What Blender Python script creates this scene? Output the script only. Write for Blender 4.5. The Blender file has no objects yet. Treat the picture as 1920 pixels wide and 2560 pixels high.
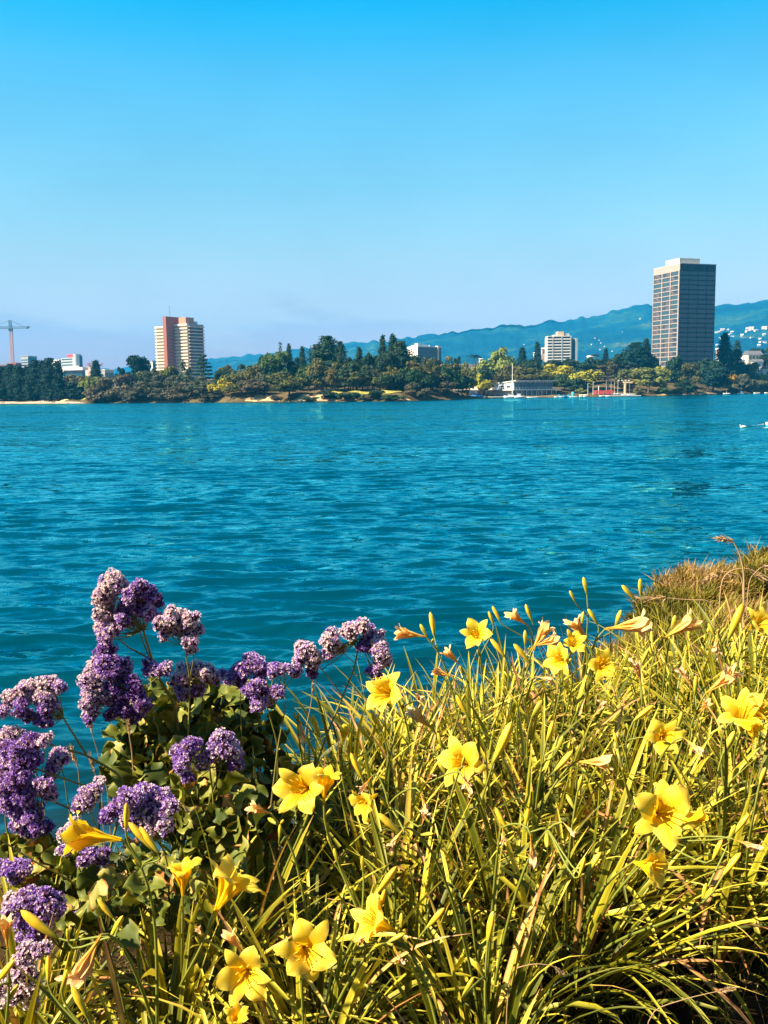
import bpy, math, random
import numpy as np
from mathutils import Vector, Matrix
random.seed(7); RNG = np.random.default_rng(7)
SC = bpy.context.scene; COL = SC.collection
R = math.radians
# ------------------------------------------------------------------ camera model (photograph is 1920 x 2560)
F, CX, CY, CAMZ = 2400.0, 960.0, 1280.0, 3.0
PITCH, ROLL = math.atan(296 / F), 0.012
_f = np.array([0, math.cos(PITCH), -math.sin(PITCH)]); _r = np.array([1.0, 0, 0]); _u = np.array([0, math.sin(PITCH), math.cos(PITCH)])
CR = _r * math.cos(ROLL) - _u * math.sin(ROLL); CU = _r * math.sin(ROLL) + _u * math.cos(ROLL)
CAM = np.array([0, 0, CAMZ])
def ray(px, py): return _f + CR * ((px - CX) / F) + CU * ((CY - py) / F)
def at(px, py, y):
    d = ray(px, py); return CAM + d * (y / d[1])
def at_z(px, py, z):
    d = ray(px, py); return CAM + d * ((z - CAMZ) / d[2])
def horizon(px): return 984 - (px - CX) * ROLL
cd = bpy.data.cameras.new('camera'); cam = bpy.data.objects.new('camera', cd); COL.objects.link(cam)
cd.sensor_fit = 'VERTICAL'; cd.sensor_height = 24; cd.lens = 24 * F / 2560; cd.clip_start = 0.05; cd.clip_end = 20000
cam.matrix_world = Matrix(((CR[0], CU[0], -_f[0], 0), (CR[1], CU[1], -_f[1], 0), (CR[2], CU[2], -_f[2], CAMZ), (0, 0, 0, 1)))
SC.camera = cam
# ------------------------------------------------------------------ mesh builder
class MB:
    def __init__(s): s.v = []; s.q = []; s.n = 0; s.t = []; s.m = []; s.sm = []
    def add(s, verts, faces, mat=0, tint=0.5, smooth=False):
        verts = np.asarray(verts, float).reshape(-1, 3); faces = np.asarray(faces, int)
        s.v.append(verts); s.t.append(np.broadcast_to(np.asarray(tint, float), (len(verts),)))
        s.q.append(faces + s.n); s.n += len(verts)
        s.m.append(np.full(len(faces), mat)); s.sm.append(np.full(len(faces), smooth))
        return s
    def box(s, c, d, rz=0, mat=0, tint=0.5, frame=None):
        c = np.asarray(c, float); h = np.asarray(d, float) / 2
        v = np.array([[x, y, z] for x in (-1, 1) for y in (-1, 1) for z in (-1, 1)]) * h
        if frame is not None: v = v @ np.asarray(frame)
        elif rz:
            k, w = math.cos(rz), math.sin(rz); v = v @ np.array([[k, w, 0], [-w, k, 0], [0, 0, 1]])
        return s.add(v + c, [[0, 1, 3, 2], [4, 6, 7, 5], [0, 4, 5, 1], [2, 3, 7, 6], [0, 2, 6, 4], [1, 5, 7, 3]], mat, tint)
    def tube(s, pts, rad, n=6, mat=0, tint=0.5, cap=True):
        pts = np.asarray(pts, float); k = len(pts); rad = np.broadcast_to(np.asarray(rad, float), (k,))
        tan = np.gradient(pts, axis=0); tan /= np.linalg.norm(tan, axis=1, keepdims=True) + 1e-12
        ref = np.array([0, 0, 1.0]) if abs(tan[:, 2]).mean() < .8 else np.array([1.0, 0, 0])
        a = np.cross(tan, ref); a /= np.linalg.norm(a, axis=1, keepdims=True) + 1e-12; b = np.cross(tan, a)
        th = np.linspace(0, 2 * np.pi, n, endpoint=False)
        ring = pts[:, None] + rad[:, None, None] * (np.cos(th)[None, :, None] * a[:, None] + np.sin(th)[None, :, None] * b[:, None])
        i = np.arange(k - 1)[:, None] * n + np.arange(n)[None]; j = np.arange(k - 1)[:, None] * n + (np.arange(n)[None] + 1) % n
        s.add(ring.reshape(-1, 3), np.stack([i, j, j + n, i + n], -1).reshape(-1, 4), mat, np.repeat(np.broadcast_to(tint, (k,)), n), True)
        if cap:
            for e in (0, k - 1):
                s.add(np.vstack([ring[e], pts[e]]), [[q, (q + 1) % n, n, n] for q in range(n)], mat, 0.5)
        return s
    def grid(s, P, mat=0, tint=0.5, smooth=True, close=False):
        P = np.asarray(P, float); a, b = P.shape[:2]
        jj = np.arange(b if close else b - 1); i = np.arange(a - 1)[:, None] * b
        f = np.stack([i + jj, i + (jj + 1) % b, i + b + (jj + 1) % b, i + b + jj], -1).reshape(-1, 4)
        t = np.asarray(tint, float); t = np.broadcast_to(t, (a, b)).reshape(-1) if t.ndim != 1 else np.repeat(t, b)
        return s.add(P.reshape(-1, 3), f, mat, t, smooth)
    def build(s, name, mats, parent=None, link=True):
        me = bpy.data.meshes.new(name)
        V = np.vstack(s.v); Q = np.vstack(s.q); M = np.concatenate(s.m); T = np.concatenate(s.t); SM = np.concatenate(s.sm)
        tri = Q[:, 2] == Q[:, 3]; tot = np.where(tri, 3, 4)
        st = np.concatenate([[0], np.cumsum(tot)[:-1]])
        loops = np.empty(int(tot.sum()), np.int32)
        for k in range(3): loops[st + k] = Q[:, k]
        loops[(st + 3)[~tri]] = Q[~tri, 3]
        me.vertices.add(len(V)); me.vertices.foreach_set('co', V.astype(np.float32).ravel())
        me.loops.add(len(loops)); me.loops.foreach_set('vertex_index', loops)
        me.polygons.add(len(Q)); me.polygons.foreach_set('loop_start', st.astype(np.int32))
        try: me.polygons.foreach_set('loop_total', tot.astype(np.int32))
        except Exception: pass
        me.polygons.foreach_set('material_index', M.astype(np.int32)); me.polygons.foreach_set('use_smooth', SM.astype(bool))
        at_ = me.attributes.new('tint', 'FLOAT', 'POINT'); at_.data.foreach_set('value', T.astype(np.float32))
        for m in (mats if isinstance(mats, (list, tuple)) else [mats]): me.materials.append(m)
        me.update(calc_edges=True); me.validate()
        if not link: return me
        return link_mesh(name, me, parent)
def link_mesh(name, me, parent=None):
    o = bpy.data.objects.new(name, me); COL.objects.link(o)
    if parent is not None: o.parent = parent
    return o
def tag(o, label=None, cat=None, group=None, kind=None):
    for k, v in (('label', label), ('category', cat), ('group', group), ('kind', kind)):
        if v: o[k] = v
    return o
def thing(name, label, cat, loc=(0, 0, 0), rz=0, group=None):
    o = bpy.data.objects.new(name, None); COL.objects.link(o); o.empty_display_size = .1
    o.location = loc; o.rotation_euler = (0, 0, rz)
    return tag(o, label, cat, group)
# ------------------------------------------------------------------ materials
def mat(name, col, rough=.7, spec=.3, tint=None, trans=0, objcol=False, noise=None, metal=0, bump=None, sheen=0, tcol=None):
    """tint: colours ramped by the mesh's 'tint' attribute; noise: (scale, second colour, amount) in object space"""
    m = bpy.data.materials.new(name); m.use_nodes = True; nt = m.node_tree; N = nt.nodes; L = nt.links
    b = N['Principled BSDF']; out = N['Material Output']
    b.inputs['Roughness'].default_value = rough; b.inputs['Specular IOR Level'].default_value = spec; b.inputs['Metallic'].default_value = metal
    rgb = N.new('ShaderNodeRGB'); rgb.outputs[0].default_value = (*col, 1); c = rgb.outputs[0]
    if tint:
        a = N.new('ShaderNodeAttribute'); a.attribute_name = 'tint'
        r = N.new('ShaderNodeValToRGB'); e = r.color_ramp.elements
        for i, (p, k) in enumerate(tint):
            x = e[i] if i < 2 else e.new(p)
            x.position = p; x.color = (*k, 1)
        L.new(a.outputs['Fac'], r.inputs[0]); c = r.outputs[0]
    if objcol:
        oi = N.new('ShaderNodeObjectInfo'); mx = N.new('ShaderNodeMix'); mx.data_type = 'RGBA'; mx.blend_type = 'MULTIPLY'; mx.inputs[0].default_value = 1
        L.new(c, mx.inputs[6]); L.new(oi.outputs['Color'], mx.inputs[7]); c = mx.outputs[2]
    if noise:
        tc = N.new('ShaderNodeTexCoord'); nz = N.new('ShaderNodeTexNoise'); nz.inputs['Scale'].default_value = noise[0]; nz.inputs['Detail'].default_value = 5
        L.new(tc.outputs['Object'], nz.inputs['Vector'])
        rr = N.new('ShaderNodeMapRange'); rr.inputs[1].default_value = .35; rr.inputs[2].default_value = .65; rr.inputs[4].default_value = noise[2]
        mx = N.new('ShaderNodeMix'); mx.data_type = 'RGBA'; mx.inputs[7].default_value = (*noise[1], 1)
        L.new(nz.outputs['Fac'], rr.inputs[0]); L.new(rr.outputs[0], mx.inputs[0]); L.new(c, mx.inputs[6]); c = mx.outputs[2]
    L.new(c, b.inputs['Base Color'])
    if bump:
        tc = N.new('ShaderNodeTexCoord'); nz = N.new('ShaderNodeTexNoise'); nz.inputs['Scale'].default_value = bump[0]; nz.inputs['Detail'].default_value = 4
        bp = N.new('ShaderNodeBump'); bp.inputs['Strength'].default_value = bump[1]; bp.inputs['Distance'].default_value = bump[2]
        L.new(tc.outputs['Object'], nz.inputs['Vector']); L.new(nz.outputs['Fac'], bp.inputs['Height']); L.new(bp.outputs[0], b.inputs['Normal'])
    if trans:
        t = N.new('ShaderNodeBsdfTranslucent'); ms = N.new('ShaderNodeMixShader'); ms.inputs[0].default_value = trans
        if tcol:
            mt = N.new('ShaderNodeMix'); mt.data_type = 'RGBA'; mt.blend_type = 'MULTIPLY'; mt.inputs[0].default_value = 1; mt.inputs[7].default_value = (*tcol, 1)
            L.new(c, mt.inputs[6]); L.new(mt.outputs[2], t.inputs['Color'])
        else: L.new(c, t.inputs['Color'])
        L.new(b.outputs[0], ms.inputs[1]); L.new(t.outputs[0], ms.inputs[2]); L.new(ms.outputs[0], out.inputs['Surface'])
    return m
# ------------------------------------------------------------------ light and sky
SUN_EL, SUN_AZ = R(44), R(72)          # azimuth measured from straight behind the camera (-Y) towards the left (-X)
sdir = Vector((-math.sin(SUN_AZ) * math.cos(SUN_EL), -math.cos(SUN_AZ) * math.cos(SUN_EL), math.sin(SUN_EL)))
sl = bpy.data.lights.new('sun', 'SUN'); sl.energy = 5.0; sl.angle = R(.53); sl.color = (1, .87, .62)
so = bpy.data.objects.new('sun', sl); COL.objects.link(so); so.rotation_euler = sdir.to_track_quat('Z', 'Y').to_euler()
W = bpy.data.worlds.new('World'); SC.world = W; W.use_nodes = True
wn, wl = W.node_tree.nodes, W.node_tree.links
sky = wn.new('ShaderNodeTexSky'); sky.sky_type = 'NISHITA'; sky.sun_disc = False; sky.sun_elevation = SUN_EL
sky.sun_rotation = math.atan2(sdir.x, sdir.y)
bg = wn['Background']; bg.inputs['Strength'].default_value = .1
tc = wn.new('ShaderNodeTexCoord'); sep = wn.new('ShaderNodeSeparateXYZ'); wl.new(tc.outputs['Generated'], sep.inputs[0])
ramp = wn.new('ShaderNodeValToRGB'); ramp.color_ramp.interpolation = 'B_SPLINE'
def wset(r, stops):
    e = r.color_ramp.elements
    for i, (p, c) in enumerate(stops):
        x = e[i] if i < 2 else e.new(p)
        x.position = p; x.color = (*[k / 3.5 for k in c], 1)
# grade of the sky by elevation (sine): pale at the horizon, saturated blue above
wset(ramp, [(0, (1.7, 1.15, 1.5)), (.03, (1.55, 1.02, 1.2)), (.075, (1.38, 1.04, 1.05)), (.12, (1.2, 1.1, 1.0)), (.17, (.95, 1.2, 1.1)), (.235, (.66, 1.25, 1.2)), (.3, (.4, 1.28, 1.38)), (.35, (.02, 1.26, 1.5)), (.39, (0, 1.2, 1.55)), (.6, (.2, .55, .75)), (1, (.2, .38, .5))])
wl.new(sep.outputs['Z'], ramp.inputs[0])
def wmath(op, a, b=None, clamp=False):
    n = wn.new('ShaderNodeMath'); n.operation = op; n.use_clamp = clamp
    for i, k in enumerate((a, b)):
        if k is None: continue
        if isinstance(k, (int, float)): n.inputs[i].default_value = k
        else: wl.new(k, n.inputs[i])
    return n.outputs[0]
mul = wn.new('ShaderNodeVectorMath'); mul.operation = 'MULTIPLY'; wl.new(sky.outputs[0], mul.inputs[0]); wl.new(ramp.outputs[0], mul.inputs[1])
scl = wn.new('ShaderNodeVectorMath'); scl.operation = 'SCALE'; scl.inputs['Scale'].default_value = 2.02; wl.new(mul.outputs[0], scl.inputs[0])
# low thin cloud bank over the horizon: soft lavender-grey streaks stretched along azimuth
mp = wn.new('ShaderNodeMapping'); mp.inputs['Scale'].default_value = (2.2, 2.2, 9); mp.inputs['Location'].default_value = (.37, 1.9, .2); wl.new(tc.outputs['Generated'], mp.inputs[0])
nz = wn.new('ShaderNodeTexNoise'); nz.inputs['Scale'].default_value = 2.2; nz.inputs['Detail'].default_value = 6; nz.inputs['Roughness'].default_value = .55; wl.new(mp.outputs[0], nz.inputs['Vector'])
side = wmath('MULTIPLY_ADD', sep.outputs['X'], -1.6); wn_side = side.node; wn_side.inputs[2].default_value = .78; wn_side.use_clamp = True
top = wmath('MULTIPLY_ADD', nz.outputs['Fac'], .3); top.node.inputs[2].default_value = -.083        # height of the cloud tops
nm = wn.new('ShaderNodeMapRange'); nm.interpolation_type = 'SMOOTHSTEP'; nm.inputs[1].default_value = 0; nm.inputs[2].default_value = .034; wl.new(wmath('SUBTRACT', top, sep.outputs['Z']), nm.inputs[0])
cf = wmath('MULTIPLY', nm.outputs[0], side)
cm = wn.new('ShaderNodeMix'); cm.data_type = 'RGBA'; cm.clamp_factor = True
clm = wn.new('ShaderNodeVectorMath'); clm.operation = 'MULTIPLY'; clm.inputs[1].default_value = (.82, .76, .88); wl.new(scl.outputs[0], clm.inputs[0]); wl.new(clm.outputs[0], cm.inputs[7])
wl.new(wmath('MULTIPLY', cf, .85, True), cm.inputs[0]); wl.new(scl.outputs[0], cm.inputs[6])
# fine mottled grain of thin high vapour
nz2 = wn.new('ShaderNodeTexNoise'); nz2.inputs['Scale'].default_value = 5; nz2.inputs['Detail'].default_value = 5
mp2 = wn.new('ShaderNodeMapping'); mp2.inputs['Scale'].default_value = (1, 1, 2.5); wl.new(tc.outputs['Generated'], mp2.inputs[0]); wl.new(mp2.outputs[0], nz2.inputs['Vector'])
mr2 = wn.new('ShaderNodeMapRange'); mr2.inputs[1].default_value = .3; mr2.inputs[2].default_value = .7; mr2.inputs[3].default_value = .95; mr2.inputs[4].default_value = 1.05; wl.new(nz2.outputs['Fac'], mr2.inputs[0])
fin = wn.new('ShaderNodeVectorMath'); fin.operation = 'SCALE'; wl.new(cm.outputs[2], fin.inputs[0]); wl.new(mr2.outputs[0], fin.inputs['Scale'])
wl.new(fin.outputs[0], bg.inputs['Color'])
VS = SC.view_settings; VS.view_transform = 'Standard'; VS.look = 'None'; VS.gamma = 1; VS.exposure = 1.55; VS.use_curve_mapping = False
SC.cycles.use_denoising = True; SC.cycles.max_bounces = 6; SC.cycles.diffuse_bounces = 2; SC.cycles.transmission_bounces = 3; SC.cycles.transparent_max_bounces = 6; SC.cycles.volume_bounces = 0
SC.cycles.sample_clamp_indirect = 6; SC.cycles.caustics_reflective = False; SC.cycles.caustics_refractive = False
# ------------------------------------------------------------------ water, banks, far land, hills
SHORE_PX = [(-1500, 1026), (0, 1010), (225, 1009), (240, 1008), (600, 1006), (1000, 1003), (1120, 1000), (1240, 995.5), (1400, 993.5), (1520, 992), (1600, 990.5), (1700, 988.5), (1790, 986), (1920, 983.5), (3400, 968)]
_sp = np.array([at_z(a, b, 0) for a, b in SHORE_PX]); _sb = _sp[:, 0] / _sp[:, 1]
def shore_far(b): return np.interp(b, _sb, _sp[:, 1])          # y of the far shoreline for a bearing x/y
TT = np.array([-30, -2, 0, 3, 8, 20, 40, 60, 120, 300, 600, 1500, 4000.])
PROF = {  # height above the water at those distances past the shore
    -1.0: [-3, -.2, 0, .4, .7, 1.2, 2, 3, 6, 10, 14, 30, 30], -.31: [-3, -.2, 0, .4, .7, 1.2, 2, 3, 6, 10, 14, 30, 30],
    -.30: [-3, -.2, 0, .5, 1.0, 2.0, 3.5, 5, 8, 10, 14, 30, 30], -.16: [-3, -.2, 0, 1.2, 3.2, 4.6, 5.5, 6, 9, 12, 16, 40, 40],
    .03: [-3, -.2, 0, .8, 2.2, 3.6, 4.6, 6, 9, 12, 18, 60, 60], .075: [-3, -.3, .0, .6, .8, 1.2, 2, 4, 8, 12, 20, 60, 60],
    .26: [-3, -.3, 0, .5, .8, 1.2, 2, 5, 14, 21, 30, 60, 60], .31: [-3, -.3, 0, .9, 1.3, 2, 3.5, 6, 15, 22, 34, 60, 60], 1.0: [-3, -.3, 0, .9, 1.3, 2, 3.5, 6, 15, 22, 34, 60, 60]}
_pk = np.array(sorted(PROF)); _pv = np.array([PROF[k] for k in sorted(PROF)])
def land(x, y):
    b = x / y; t = y - shore_far(b)
    w = np.interp(b, _pk, np.arange(len(_pk))); i = int(min(w, len(_pk) - 1.001)); fr = w - i
    return (1 - fr) * np.interp(t, TT, _pv[i]) + fr * np.interp(t, TT, _pv[i + 1])
def n1(x, y, k):   # cheap smooth pseudo noise
    return math.sin(x * 1.31 * k + 2.1 * math.sin(y * .73 * k)) * .5 + math.sin(y * 1.17 * k + 1.7 * math.sin(x * .91 * k + 1.3)) * .5
def grassy(name, stops, scale, rough=.95):
    """ground whose colour is a patchwork by noise"""
    m = bpy.data.materials.new(name); m.use_nodes = True; nt = m.node_tree; N, L = nt.nodes, nt.links
    b = N['Principled BSDF']; b.inputs['Roughness'].default_value = rough; b.inputs['Specular IOR Level'].default_value = .1
    tc = N.new('ShaderNodeTexCoord'); nz = N.new('ShaderNodeTexNoise'); nz.inputs['Scale'].default_value = scale; nz.inputs['Detail'].default_value = 8; nz.inputs['Roughness'].default_value = .65
    L.new(tc.outputs['Object'], nz.inputs['Vector'])
    r = N.new('ShaderNodeValToRGB'); e = r.color_ramp.elements
    for i, (p, c) in enumerate(stops):
        x = e[i] if i < 2 else e.new(p)
        x.position = p; x.color = (*c, 1)
    L.new(nz.outputs['Fac'], r.inputs[0]); L.new(r.outputs[0], b.inputs['Base Color'])
    bp = N.new('ShaderNodeBump'); bp.inputs['Strength'].default_value = .6; bp.inputs['Distance'].default_value = .4 / scale; L.new(nz.outputs['Fac'], bp.inputs['Height']); L.new(bp.outputs[0], b.inputs['Normal'])
    return m
M_LAND = grassy('far_bank_soil', [(.3, (.05, .035, .018)), (.46, (.09, .065, .03)), (.58, (.14, .1, .05)), (.7, (.1, .1, .03))], .12)
bs = np.concatenate([[-1, -.7, -.5], np.linspace(-.42, .45, 260), [.6, .8, 1.0]]); tt = np.array([-30, -8, -2, 0, 1.5, 3, 5, 8, 14, 20, 30, 40, 60, 90, 120, 200, 300, 600, 1500, 4000.])
P = np.zeros((len(tt), len(bs), 3))
for j, b in enumerate(bs):
    s = float(shore_far(b))
    for i, t in enumerate(tt):
        y = s + t; x = b * y; h = float(land(x, y))
        if 0 <= t < 300: h += (.5 if t > 1 else .25) * n1(x, y, .35) * min(1, t / 6 + .3)
        P[i, j] = (x, y, h)
o = MB().grid(P).build('far_shore', M_LAND); tag(o, kind='structure')
# two lawns and a beach lie on the far bank as sheets of their own
def sheet(name, px0, px1, t0, t1, m, lift=.05):
    a, b = (px0 - CX) / F, (px1 - CX) / F; BB = np.linspace(a, b, 30); TS = np.linspace(t0, t1, 8); Q = np.zeros((8, 30, 3))
    for j, k in enumerate(BB):
        s = float(shore_far(k))
        fr_ = (k - a) / (b - a); env = min(1, max(0, fr_ * (1 - fr_)) * 7) ** .7 * (.75 + .25 * n1(k * 300, 3, 1)) if name != 'beach' else min(1, (1 - fr_) * 5) ** .5
        for i, t in enumerate(TS):
            t = t0 + (t - t0) * max(env, .02); y = s + t; i2 = np.searchsorted(tt, t, 'right') - 1; i2 = min(i2, len(tt) - 2)
            def hh(t_):
                y_ = s + t_; h = float(land(k * y_, y_)); 
                return h + ((.5 if t_ > 1 else .25) * n1(k * y_, y_, .35) * min(1, t_ / 6 + .3) if 0 <= t_ < 300 else 0)
            f_ = (t - tt[i2]) / (tt[i2 + 1] - tt[i2]); Q[i, j] = (k * y, y, (1 - f_) * hh(tt[i2]) + f_ * hh(tt[i2 + 1]) + lift)
    o = MB().grid(Q).build(name, m); return tag(o, kind='structure')
sheet('beach', -300, 224, .3, 14, grassy('beach_sand', [(.3, (.34, .25, .18)), (.6, (.46, .35, .27))], .5), .12)
M_LAWN = grassy('dry_lawn', [(.3, (.22, .22, .03)), (.5, (.33, .3, .06)), (.7, (.4, .34, .1))], .2)
M_TANB = grassy('tan_bank', [(.3, (.3, .17, .08)), (.5, (.5, .33, .18)), (.62, (.58, .42, .26)), (.75, (.3, .2, .1))], .35)
sheet('tan_bank', 618, 705, .8, 9, M_TANB, .16); sheet('tan_bank', 738, 848, .8, 10, M_TANB, .16); sheet('tan_bank', 1640, 1795, .4, 5, M_TANB, .14); sheet('tan_bank', 985, 1030, 1, 6, M_TANB, .16)
sheet('lawn', 830, 1025, 14, 34, M_LAWN, .25); sheet('lawn', 178, 236, 30, 60, M_LAWN, .2)
# hills: one terrain whose crest follows the ridge seen in the photograph
HD = 4200.0
RIDGE = [(-1500, 950), (300, 930), (480, 915), (540, 906), (600, 900), (700, 893), (760, 880), (860, 868), (920, 863), (1000, 855), (1063, 845), (1110, 840), (1159, 832), (1217, 827), (1280, 815), (1315, 819), (1373, 809), (1427, 806), (1465, 798), (1500, 796), (1550, 778), (1590, 772), (1606, 768), (1640, 775), (1720, 779), (1789, 775), (1820, 771), (1859, 768), (1920, 763), (2100, 752), (2600, 770), (3400, 800)]
rx = np.array([p[0] for p in RIDGE]); rz = np.array([at(p[0], p[1], HD)[2] for p in RIDGE])
xs = np.linspace(-3500, 5200, 700); ds = np.array([-2300, -2000, -1700, -1400, -1150, -900, -700, -500, -350, -220, -120, -50, 0, 60, 200, 600])
hp = np.array([0, .07, .16, .27, .38, .5, .61, .72, .8, .87, .93, .98, 1, .97, .8, .1])
P = np.zeros((len(ds), len(xs), 3)); rg = np.random.default_rng(3)
crest_bump = np.convolve(rg.uniform(0, 1, len(xs)), [.25, .5, .25], 'same')
for j, x in enumerate(xs):
    zc = float(np.interp(CX + F * x / HD, rx, rz))
    for i, d in enumerate(ds):
        y = HD + d + 120 * math.sin(x * .0031) * (1 if d < 0 else .3); spur = n1(x, y, .0042) * 34 * math.sin(math.pi * min(1, max(0, hp[i]))) + n1(x, y, .013) * 12 * math.sin(math.pi * hp[i])
        P[i, j] = (x * (1 + d / HD * .9 * (d < 0)), y, max(20, zc * hp[i] + spur) + (crest_bump[j] * 24 if abs(d) < 130 else rg.uniform(0, 9)))
kf = 1 + .55 * np.clip((250 - xs) / 1300, 0, 1) ** 1.3; P = CAM + (P - CAM) * kf[None, :, None]
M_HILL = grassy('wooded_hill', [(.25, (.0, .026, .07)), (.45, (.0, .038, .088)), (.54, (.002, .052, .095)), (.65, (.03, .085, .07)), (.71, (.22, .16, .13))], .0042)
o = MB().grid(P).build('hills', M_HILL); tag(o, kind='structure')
# near bank: ground under the flowers, a tongue of bank running out on the right
def near_shore(x): return np.interp(x, [-9, -3, -1.6, -.4, .6, 1.6, 2.6, 4, 6, 12, 40], [5.0, 5.2, 5.4, 5.8, 6.6, 7.6, 9.0, 10.6, 12.5, 15, 18])
def near_crest(x): return np.interp(x, [-9, -2, -.4, 1, 2, 3, 5, 12, 40], [2.4, 2.5, 2.9, 3.7, 4.8, 6.2, 8.2, 11, 13])
def bank(x, y):
    a, b = near_crest(x), near_shore(x); t = np.clip((y - a) / (b - a), 0, 1.6)
    h = 1.42 * (1 - t * t * (3 - 2 * np.minimum(t, 1))) if t <= 1 else -(t - 1) * 1.3
    if y < -2.5: q = min(1, (-2.5 - y) / 11); h += 8.5 * q * q * (3 - 2 * q)      # unseen embankment added behind the camera to block low sky light
    return float(h + .035 * n1(x, y, 3.1) + .015 * n1(x + 3, y, 9))
xs = np.concatenate([np.linspace(-40, -5, 12), np.linspace(-4.6, 6.5, 150), np.linspace(7, 60, 14)]); ys = np.concatenate([[-30, -18, -14, -12, -10, -8.5, -7, -6, -5, -4, -3, -2.5], np.linspace(-2, 14, 190), [16, 20]])
P = np.array([[(x, y, bank(x, y)) for x in xs] for y in ys])
M_SOIL = grassy('bank_soil', [(.3, (.014, .007, .003)), (.5, (.035, .019, .008)), (.62, (.07, .045, .018)), (.75, (.15, .11, .05))], 9)
o = MB().grid(P).build('bank_ground', M_SOIL); tag(o, kind='structure')
# water: one sheet to the far shore and beyond, with waves in the mesh near by and as fine bump everywhere
ths = np.concatenate([np.linspace(-70, -36, 40), np.linspace(-35, 35, 420), np.linspace(36, 70, 40)]); rr = np.concatenate([[1.2, 2.5], np.geomspace(3.5, 120, 900), np.geomspace(122, 1600, 120)])
TH, RR = np.meshgrid(np.radians(ths), rr); X = RR * np.sin(TH); Y = RR * np.cos(TH); Z = np.zeros_like(X); DX = np.zeros_like(X); DY = np.zeros_like(X)
dr = np.gradient(rr)[:, None]; rg = np.random.default_rng(11)
LAM = np.concatenate([np.geomspace(.16, .5, 26), np.geomspace(.42, .9, 26), np.geomspace(1, 2.6, 8)])
for lam in LAM:
    ang = rg.normal(R(-5), R(18 if lam > .4 else 26)); kx, ky = math.sin(ang) * 2 * np.pi / lam, math.cos(ang) * 2 * np.pi / lam
    A = .0068 * lam ** .95 * rg.uniform(.6, 1.3) * (1.0 if lam < .35 else 1.15 if lam < 1.3 else .6)
    fade = np.clip((lam / dr - 3) / 3, 0, 1); ph = rg.uniform(0, 6.28); a = kx * X + ky * Y + ph
    Z += A * fade * np.sin(a); c = np.cos(a) * A * fade * .9; DX += c * math.sin(ang); DY += c * math.cos(ang)
gust = .75 + .35 * np.sin(X * .21 + 1.4 * np.sin(Y * .13)) * np.sin(Y * .17 + X * .05)
calm = np.clip((Y - np.vectorize(near_shore)(X)) / 3.5, .12, 1)
RIP = 2.0
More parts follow.
